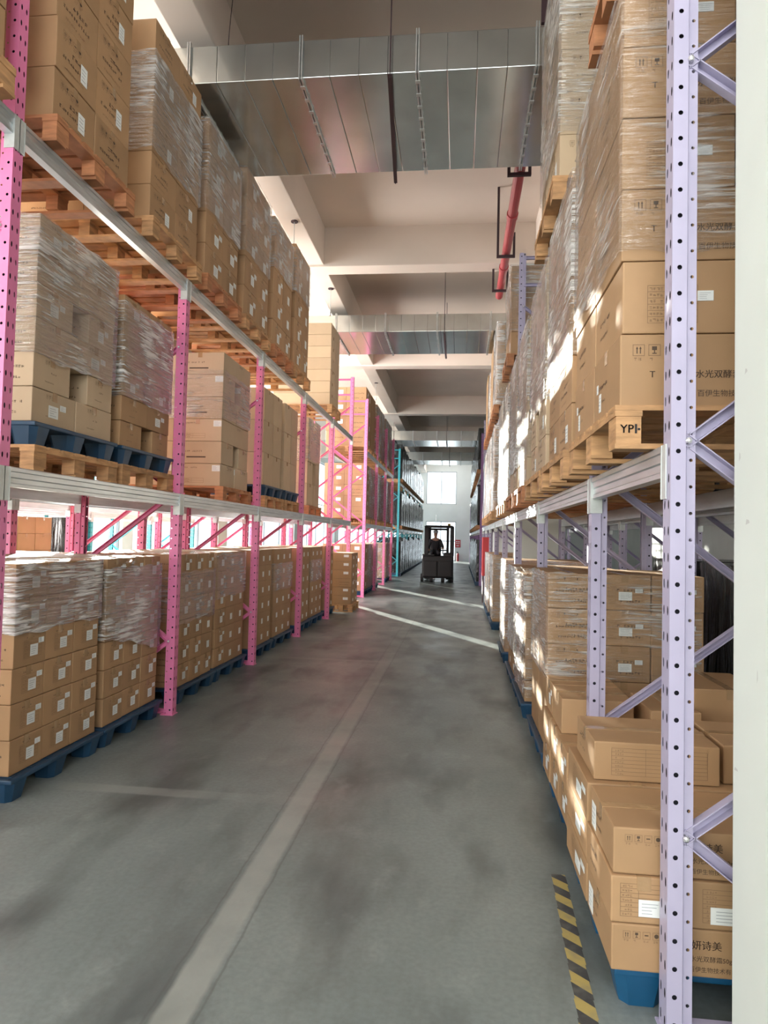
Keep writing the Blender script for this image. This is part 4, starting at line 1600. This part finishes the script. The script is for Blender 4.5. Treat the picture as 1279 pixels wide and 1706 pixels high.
# dark loads in the rack behind the near right rack
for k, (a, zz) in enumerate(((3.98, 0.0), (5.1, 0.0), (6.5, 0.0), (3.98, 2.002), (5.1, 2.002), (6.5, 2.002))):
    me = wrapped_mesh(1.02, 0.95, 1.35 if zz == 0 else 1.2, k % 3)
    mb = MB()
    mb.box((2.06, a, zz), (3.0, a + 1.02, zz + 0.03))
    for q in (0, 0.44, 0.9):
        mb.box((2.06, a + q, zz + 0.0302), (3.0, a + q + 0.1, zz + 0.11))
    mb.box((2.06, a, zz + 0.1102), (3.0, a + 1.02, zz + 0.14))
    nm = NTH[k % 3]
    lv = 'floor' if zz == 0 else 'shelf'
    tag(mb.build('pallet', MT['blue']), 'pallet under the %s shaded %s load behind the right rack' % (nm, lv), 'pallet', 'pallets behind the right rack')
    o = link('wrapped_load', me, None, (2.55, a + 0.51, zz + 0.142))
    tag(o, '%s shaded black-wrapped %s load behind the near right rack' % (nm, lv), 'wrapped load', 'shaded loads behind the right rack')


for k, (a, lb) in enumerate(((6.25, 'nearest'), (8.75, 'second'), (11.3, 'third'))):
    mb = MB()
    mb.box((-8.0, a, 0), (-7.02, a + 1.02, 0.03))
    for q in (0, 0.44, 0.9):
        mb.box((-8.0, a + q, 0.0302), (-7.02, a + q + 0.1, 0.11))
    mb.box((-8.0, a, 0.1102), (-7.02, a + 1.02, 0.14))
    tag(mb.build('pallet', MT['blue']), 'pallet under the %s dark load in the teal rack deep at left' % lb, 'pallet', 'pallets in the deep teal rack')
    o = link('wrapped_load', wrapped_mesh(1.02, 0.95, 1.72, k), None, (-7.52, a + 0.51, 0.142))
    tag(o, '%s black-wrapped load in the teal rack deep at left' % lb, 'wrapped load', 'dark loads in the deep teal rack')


# ------------------------------------------------------------------ ducts
def duct(y0, y1, x0, x1, zb, zt, label, straps, bars=(), seams=()):
    root = empty('air_duct', ((x0 + x1) / 2, (y0 + y1) / 2, zb))
    tag(root, label, 'air duct', 'air ducts under the ceiling')
    ox, oy, oz = (x0 + x1) / 2, (y0 + y1) / 2, zb
    b = MB()
    # panels between seams, each a little dished
    xs = sorted([x0, x1] + list(seams))
    for a, c in zip(xs[:-1], xs[1:]):
        b.bevbox((a - ox, y0 - oy, 0), (c - ox, y1 - oy, zt - zb), 0.007)
    b.build('duct_body', MT['duct'], root)
    for x in straps:
        b = MB()
        for xx in (x - 0.011, x + 0.011):
            b.box((xx - 0.006 - ox, y0 - 0.03 - oy, -0.03), (xx + 0.006 - ox, y1 + 0.03 - oy, 0.004))
            b.box((xx - 0.006 - ox, y0 - 0.03 - oy, 0.0), (xx + 0.006 - ox, y0 - 0.001 - oy, zt - zb + 0.03))
        for k in range(9):
            yy = y0 - oy + (y1 - y0) * (k + 0.5) / 9
            b.box((x - 0.022 - ox, yy - 0.02, -0.034), (x + 0.022 - ox, yy + 0.02, -0.024))
        b.build('flange', MT['ductflange'], root)
    for (xa, xb) in bars:
        b = MB()
        b.prism([(-0.02, 0), (0.02, 0), (0.02, 0.005), (-0.015, 0.005), (-0.015, 0.045), (-0.02, 0.045)], (xa - ox, y0 - 0.10 - oy, -0.082), (xb - ox, y1 + 0.10 - oy, -0.082))
        b.build('hanger_bar', MT['darksteel'], root)
        for xx, yy in ((xa, y0 - 0.08), (xb, y1 + 0.08)):
            b = MB()
            b.tube((xx - ox, yy - oy, -0.10), (xx - ox, yy - oy, ZC - zb - 0.001), 0.006, 6)
            b.build('hanger_rod', MT['darksteel'], root)
    return root


SE = [-2.62 + 0.27 * k for k in range(12)]
duct(5.95, 7.60, -3.6, 1.0, 5.88, 6.24, 'large galvanized air duct crossing the aisle overhead, nearest one', (-2.62, -1.54, -0.46, 0.61), ((-0.70, -0.82),), [s_ for s_ in SE if -3.5 < s_ < 0.95])
duct(13.65, 15.36, -3.6, 1.0, 5.88, 6.24, 'second galvanized air duct overhead, past the first open ceiling bay', (-2.63, -1.6, -0.53, 0.55), ((-0.38, -0.38),), [s_ for s_ in SE if -3.5 < s_ < 0.95])
duct(27.9, 29.8, -3.6, 1.0, 5.7, 6.1, 'third air duct overhead, in the dark far ceiling', (-2.0, -1.0, 0.0), ((-0.6, -0.6), (-2.8, -2.8)), [-2.5, -1.5, -0.5, 0.5])
duct(35.6, 37.6, -3.6, 1.0, 5.75, 6.2, 'farthest air duct, low over the far end of the aisle', (-2.0, -1.0, 0.0), ((-0.6, -0.6), (-2.8, -2.8)), [-2.5, -1.5, -0.5, 0.5])
# elbow going down at the right of the nearest duct
root = empty('air_duct', (0.98, 6.75, 5.88))
tag(root, 'short galvanized duct branch joining the nearest duct above right rack', 'air duct', 'air ducts under the ceiling')
b = MB()
b.bevbox((0.03, -0.8, 0.0), (1.0, 0.8, 0.36), 0.01)
b.build('duct_body', MT['duct'], root)
b = MB()
b.box((0.02, -0.83, -0.03), (0.05, 0.83, 0.004))
b.build('flange', MT['ductflange'], root)

# ------------------------------------------------------------------ red sprinkler main with its brackets
root = empty('sprinkler_pipe', (0.64, 8.0, 6.1))
tag(root, 'red sprinkler main running along the ceiling at right', 'pipe')
b = MB()
b.tube((0, -0.25, 0), (0, 4.3, 0), 0.066, 16)
b.build('pipe', MT['redpipe'], root)
for y in (1.2, 3.0):
    b = MB()
    b.tube((0, y - 0.06, 0), (0, y + 0.06, 0), 0.078, 16)
    b.build('coupling', MT['redpipe'], root)
for y in (0.0, 2.35, 3.8):
    b = MB()
    b.box((-0.15, y - 0.02, -0.108), (0.13, y + 0.02, -0.070))
    b.box((-0.15, y - 0.02, -0.070), (-0.115, y + 0.02, ZC - 6.1 - 0.001 if y > 1 else 0.12))
    b.box((0.095, y - 0.02, -0.070), (0.13, y + 0.02, 0.28))
    b.build('hanger_bracket', MT['darksteel'], root)
b = MB()
b.box((0.0, -2.07, 0.16), (0.10, -2.03, ZC - 6.1 - 0.001))
b.build('hanger_bracket', MT['darksteel'], root)
# small ceiling sensors on rods at left
for (x, y, zt, zb, lb) in ((-2.59, 9.87, 6.42, 6.40, 'nearest'), (-2.56, 12.65, 6.42, 6.40, 'second'), (-2.66, 20.6, 6.42, 6.40, 'farthest')):
    root = empty('ceiling_sprinkler', (x, y, 5.9))
    tag(root, 'small pendent sprinkler drop under the left ceiling beam, %s one' % lb, 'sprinkler')
    b = MB()
    b.tube((0, 0, 0.06), (0, 0, 0.529), 0.007, 6)
    b.build('drop_rod', MT['ductflange'], root)
    b = MB()
    b.tube((0, 0, 0.515), (0, 0, 0.5295), 0.055, 10)
    b.build('ceiling_plate', MT['darksteel'], root)
    b = MB()
    b.tube((0, 0, 0.0), (0, 0, 0.06), 0.012, 8, 0, 0.02)
    b.tube((0, 0, -0.006), (0, 0, 0.0), 0.022, 8)
    b.build('spray_head', MT['chrome'], root)
# loose wires at upper left
b = MB()
p = None
for i in range(11):
    t = i / 10
    q = Vector((-2.36 - 0.05 * math.sin(t * 2.6), 6.35 + 0.05 * t, 7.098 - 1.25 * t))
    if p is not None:
        b.tube(p, q, 0.004, 5)
    p = q
tag(b.build('hanging_wire', MT['darksteel']), 'thin dark wire hanging from the ceiling at upper left', 'wire')

# ------------------------------------------------------------------ red fire cabinet, sign and extinguisher
root = empty('fire_cabinet', (0.60, 17.55, 0.0))
tag(root, 'red fire cabinet on a dark stand at the right edge of the aisle', 'fire cabinet')
b = MB()
b.bevbox((0.0, 0.0, 0.70), (0.22, 0.5, 1.70), 0.012)
b.build('cabinet_body', MT['red'], root)
b = MB()
b.box((0.015, -0.012, 0.73), (0.205, -0.001, 1.67))
dr = b.build('door', MT['red'], root)
b = MB()
b.tube((0.11, -0.02, 0.83), (0.11, -0.0125, 0.83), 0.04, 12)
b.build('handle', MT['black'], dr)
b = MB()
b.box((0.02, 0.05, 0.0), (0.05, 0.45, 0.699))
b.box((0.17, 0.05, 0.0), (0.20, 0.45, 0.699))
b.build('stand', MT['darksteel'], root)

b = MB()
b.box((-0.28, 49.375, 1.0), (0.10, 49.398, 1.55))
b.box((-0.24, 49.372, 1.38), (-0.12, 49.3745, 1.44), 1)
b.box((-0.08, 49.372, 1.38), (0.05, 49.3745, 1.44), 1)
b.box((-0.24, 49.372, 1.26), (0.05, 49.3745, 1.30), 1)
b.box((-0.20, 49.372, 1.10), (0.0, 49.3745, 1.15), 1)
tag(b.build('fire_sign', [MT['red'], MT['white']]), 'red notice board with white marks on the far wall by the door', 'sign')
root = empty('fire_extinguisher', (-0.08, 49.2, 0.0))
tag(root, 'red fire extinguisher on the floor below the red notice board', 'fire extinguisher')
b = MB()
b.tube((0, 0, 0), (0, 0, 0.5), 0.085, 12)
b.sphere((0, 0, 0.5), 0.085)
b.build('cylinder_body', MT['red'], root)
b = MB()
b.tube((0, 0, 0.57), (0, 0, 0.66), 0.025, 8)
b.box((-0.09, -0.015, 0.64), (0.03, 0.015, 0.68))
b.build('valve_handle', MT['black'], root)

# ------------------------------------------------------------------ reach truck
root = empty('forklift', (-0.80, 25.2, 0.0))
tag(root, 'black reach truck driving along the far end of the aisle', 'forklift')
b = MB()
b.bevbox((-0.56, -0.10, 0.16), (0.60, 1.0, 0.98), 0.05)
b.bevbox((-0.56, 0.0, 0.98), (-0.10, 0.95, 1.04), 0.02)
b.bevbox((0.22, -0.06, 0.9), (0.60, 0.9, 1.10), 0.05)
b.build('chassis', MT['black'], root)
b = MB()
b.bevbox((-0.50, -0.16, 0.22), (0.0, -0.10, 0.80), 0.02)
b.bevbox((0.06, -0.16, 0.22), (0.54, -0.10, 0.80), 0.02)
b.build('battery_cover', MT['black'], root)
for x in (-0.42, 0.54):
    b = MB()
    b.bevbox((x - 0.075, 0.05, 0.98), (x + 0.075, 0.15, 2.04), 0.01)
    b.bevbox((x - 0.03, 0.80, 0.98), (x + 0.03, 0.88, 2.04), 0.01)
    b.build('guard_pillar', MT['black'], root)
b = MB()
b.bevbox((-0.50, 0.0, 2.04), (0.60, 0.95, 2.10), 0.02)
for k in range(6):
    b.box((-0.45, 0.12 + 0.14 * k, 2.10), (0.55, 0.15 + 0.14 * k, 2.125))
b.build('overhead_guard', MT['black'], root)
for x in (-0.34, 0.36):
    b = MB()
    b.bevbox((x - 0.05, 1.02, 0.05), (x + 0.05, 1.16, 2.14), 0.01)
    b.build('mast_rail', MT['black'], root)
b = MB()
b.box((-0.34, 1.04, 1.95), (0.36, 1.14, 2.03))
b.box((-0.34, 1.04, 1.15), (0.36, 1.14, 1.2))
b.build('mast_crossbar', MT['black'], root)
for x in (-0.45, 0.45):
    b = MB()
    b.bevbox((x - 0.08, 1.0, 0.06), (x + 0.08, 2.3, 0.2), 0.02)
    b.build('straddle_leg', MT['black'], root)
for x in (-0.18, 0.18):
    b = MB()
    b.box((x - 0.05, 1.18, 0.06), (x + 0.05, 2.25, 0.1))
    b.box((x - 0.05, 1.165, 0.06), (x + 0.05, 1.2, 0.6))
    b.build('fork', MT['chrome'], root)
for x, y, r_, w_ in ((-0.56, 0.15, 0.155, 0.10), (0.56, 0.15, 0.155, 0.10), (-0.22, -0.02, 0.10, 0.12), (0.22, -0.02, 0.10, 0.12), (-0.45, 2.2, 0.10, 0.1), (0.45, 2.2, 0.10, 0.1)):
    b = MB()
    b.tube((x - w_ / 2, y, r_), (x + w_ / 2, y, r_), r_, 20)
    wh = b.build('wheel', MT['rubber'], root)
    b = MB()
    b.tube((x - w_ / 2 - 0.006, y, r_), (x + w_ / 2 + 0.006, y, r_), r_ * 0.45, 12)
    b.build('hub', MT['chrome'], wh)
b = MB()
b.tube((0.42, 0.2, 2.10), (0.42, 0.2, 2.2), 0.055, 10)
b.build('warning_light', MT['yellow'], root)
b = MB()
b.tube((-0.08, 0.2, 2.10), (-0.08, 0.2, 2.52), 0.006, 6)
b.build('antenna', MT['chrome'], root)
b = MB()
b.bevbox((-0.30, 0.45, 0.981), (0.12, 0.86, 1.08), 0.03)
b.bevbox((-0.30, 0.80, 1.08), (0.12, 0.88, 1.50), 0.03)
b.build('seat', MT['black'], root)
b = MB()
for i in range(16):
    a0, a1 = 2 * math.pi * i / 16, 2 * math.pi * (i + 1) / 16
    b.tube((0.20 + 0.12 * math.cos(a0), 0.20 + 0.12 * math.sin(a0), 1.26), (0.20 + 0.12 * math.cos(a1), 0.20 + 0.12 * math.sin(a1), 1.26), 0.012, 6)
b.tube((0.20, 0.20, 1.04), (0.20, 0.20, 1.26), 0.02, 8)
b.box((0.09, 0.19, 1.255), (0.31, 0.21, 1.265))
b.build('steering_wheel', MT['black'], root)


# ------------------------------------------------------------------ driver
def skinned(name, pts, edges, radii, m, root_i=0, sub=2, parent=None):
    me = bpy.data.meshes.new(name)
    me.from_pydata(pts, edges, [])
    o = link(name, me, parent)
    md = o.modifiers.new('skin', 'SKIN')
    me.skin_vertices[0].data[0].use_root = False
    for i, r_ in enumerate(radii):
        sv = me.skin_vertices[0].data[i]
        sv.radius = (r_, r_) if not isinstance(r_, tuple) else r_
        sv.use_root = i == root_i
    md.use_smooth_shade = True
    sd = o.modifiers.new('sub', 'SUBSURF')
    sd.levels = sd.render_levels = sub
    me.materials.append(MT[m])
    return o


# seated, facing the camera (-y), right hand forward on the wheel, left hand on the lever
P = (-0.89, 25.72, 1.12)   # pelvis in the world
pts = [(0, 0, 0), (0, 0.01, 0.16), (0, 0.0, 0.32), (0, -0.02, 0.46), (0, -0.03, 0.53), (0, -0.04, 0.60), (0, -0.055, 0.70), (0, -0.05, 0.77),
       (0.17, -0.02, 0.43), (0.27, -0.14, 0.22), (0.29, -0.40, 0.14), (0.29, -0.46, 0.14),
       (-0.17, -0.02, 0.43), (-0.26, -0.06, 0.19), (-0.24, -0.28, 0.08), (-0.235, -0.34, 0.07),
       (0.10, -0.05, -0.01), (0.13, -0.44, 0.0), (0.13, -0.52, -0.06), (-0.10, -0.05, -0.01), (-0.13, -0.44, 0.0), (-0.13, -0.52, -0.06)]
rad = [0.13, 0.125, 0.14, 0.11, 0.055, 0.062, 0.088, 0.06, 0.062, 0.045, 0.034, 0.03, 0.062, 0.045, 0.034, 0.03, 0.085, 0.066, 0.06, 0.085, 0.066, 0.06]
edg = [(0, 1), (1, 2), (2, 3), (3, 4), (4, 5), (5, 6), (6, 7), (3, 8), (8, 9), (9, 10), (10, 11), (3, 12), (12, 13), (13, 14), (14, 15), (0, 16), (16, 17), (17, 18), (0, 19), (19, 20), (20, 21)]
# fingers rooted inside the palms
for base, sx in ((11, 1), (15, -1)):
    bx_, by_, bz_ = pts[base]
    for q in range(4):
        fx = (q - 1.5) * 0.019
        L = (0.062, 0.072, 0.07, 0.055)[q]
        i0 = len(pts)
        pts += [(bx_ + fx, by_ - 0.03, bz_ + 0.012), (bx_ + fx, by_ - 0.03 - L * 0.55, bz_ + 0.006), (bx_ + fx * 0.9, by_ - 0.03 - L * 0.8, bz_ - 0.03)]
        rad += [0.011, 0.0095, 0.008]
        edg += [(base, i0), (i0, i0 + 1), (i0 + 1, i0 + 2)]
    i0 = len(pts)
    pts += [(bx_ - sx * 0.035, by_ - 0.005, bz_), (bx_ - sx * 0.05, by_ - 0.04, bz_ - 0.012)]
    rad += [0.013, 0.010]
    edg += [(base, i0), (i0, i0 + 1)]
body = skinned('person', pts, edg, rad, 'skin')
body.location = P
tag(body, 'driver in dark work clothes and pale cap sitting in the black forklift', 'person')
# clothing: jacket and trousers follow the same bones, a little thicker
jp = [pts[i] for i in (0, 1, 2, 3, 8, 9, 10, 12, 13, 14)]
jr = [0.148, 0.142, 0.156, 0.122, 0.076, 0.058, 0.046, 0.076, 0.058, 0.046]
skinned('jacket', jp, [(0, 1), (1, 2), (2, 3), (3, 4), (4, 5), (5, 6), (3, 7), (7, 8), (8, 9)], jr, 'cloth', parent=body)
tp = [pts[i] for i in (0, 16, 17, 18, 19, 20, 21)]
skinned('trousers', tp, [(0, 1), (1, 2), (2, 3), (0, 4), (4, 5), (5, 6)], [0.14, 0.098, 0.08, 0.07, 0.098, 0.08, 0.07], 'cloth', parent=body)
b = MB()
b.sphere((0, -0.05, 0.765), 0.105, 0, 14, 8, (0.95, 1.08, 0.68))
b.bevbox((-0.075, -0.235, 0.752), (0.075, -0.12, 0.764), 0.004)
b.build('cap', MT['cap'], body)
b = MB()
b.sphere((0, -0.145, 0.672), 0.016, 0, 8, 6, (0.8, 1.1, 1.3))
for sx in (-1, 1):
    b.sphere((sx * 0.092, -0.045, 0.69), 0.026, 0, 8, 6, (0.4, 0.8, 1.2))
b.build('nose_and_ears', MT['skin'], body)
b = MB()
for sx in (-1, 1):
    b.sphere((sx * 0.034, -0.135, 0.705), 0.011, 0, 8, 6)
b.box((-0.024, -0.139, 0.638), (0.024, -0.130, 0.644))
b.build('eyes_and_mouth', MT['black'], body)

# stencilled marks on the near block of the first right middle-shelf pallet
b = MB()
fr = (Vector((0.0, 0.0, 0.0)), Vector((1, 0, 0)), Vector((0, 0, 1)), Vector((0, -1, 0)))
put_text(b, fr, 0.018, 0.060, 'YP', 0.045, 0)
fq(b, fr, 0.072, 0.058, 0.080, 0.093, 0)
fq(b, fr, 0.082, 0.07, 0.092, 0.078, 0)
b.build('stencil_mark', MT['black'], wp)
print('CARTONS', len(CART), 'visible', len(HITS), 'kept', len(KEEP), 'min hits', HITS[KEEP[-1]], 'label dups', {k: v for k, v in used_labels.items() if v > 1})
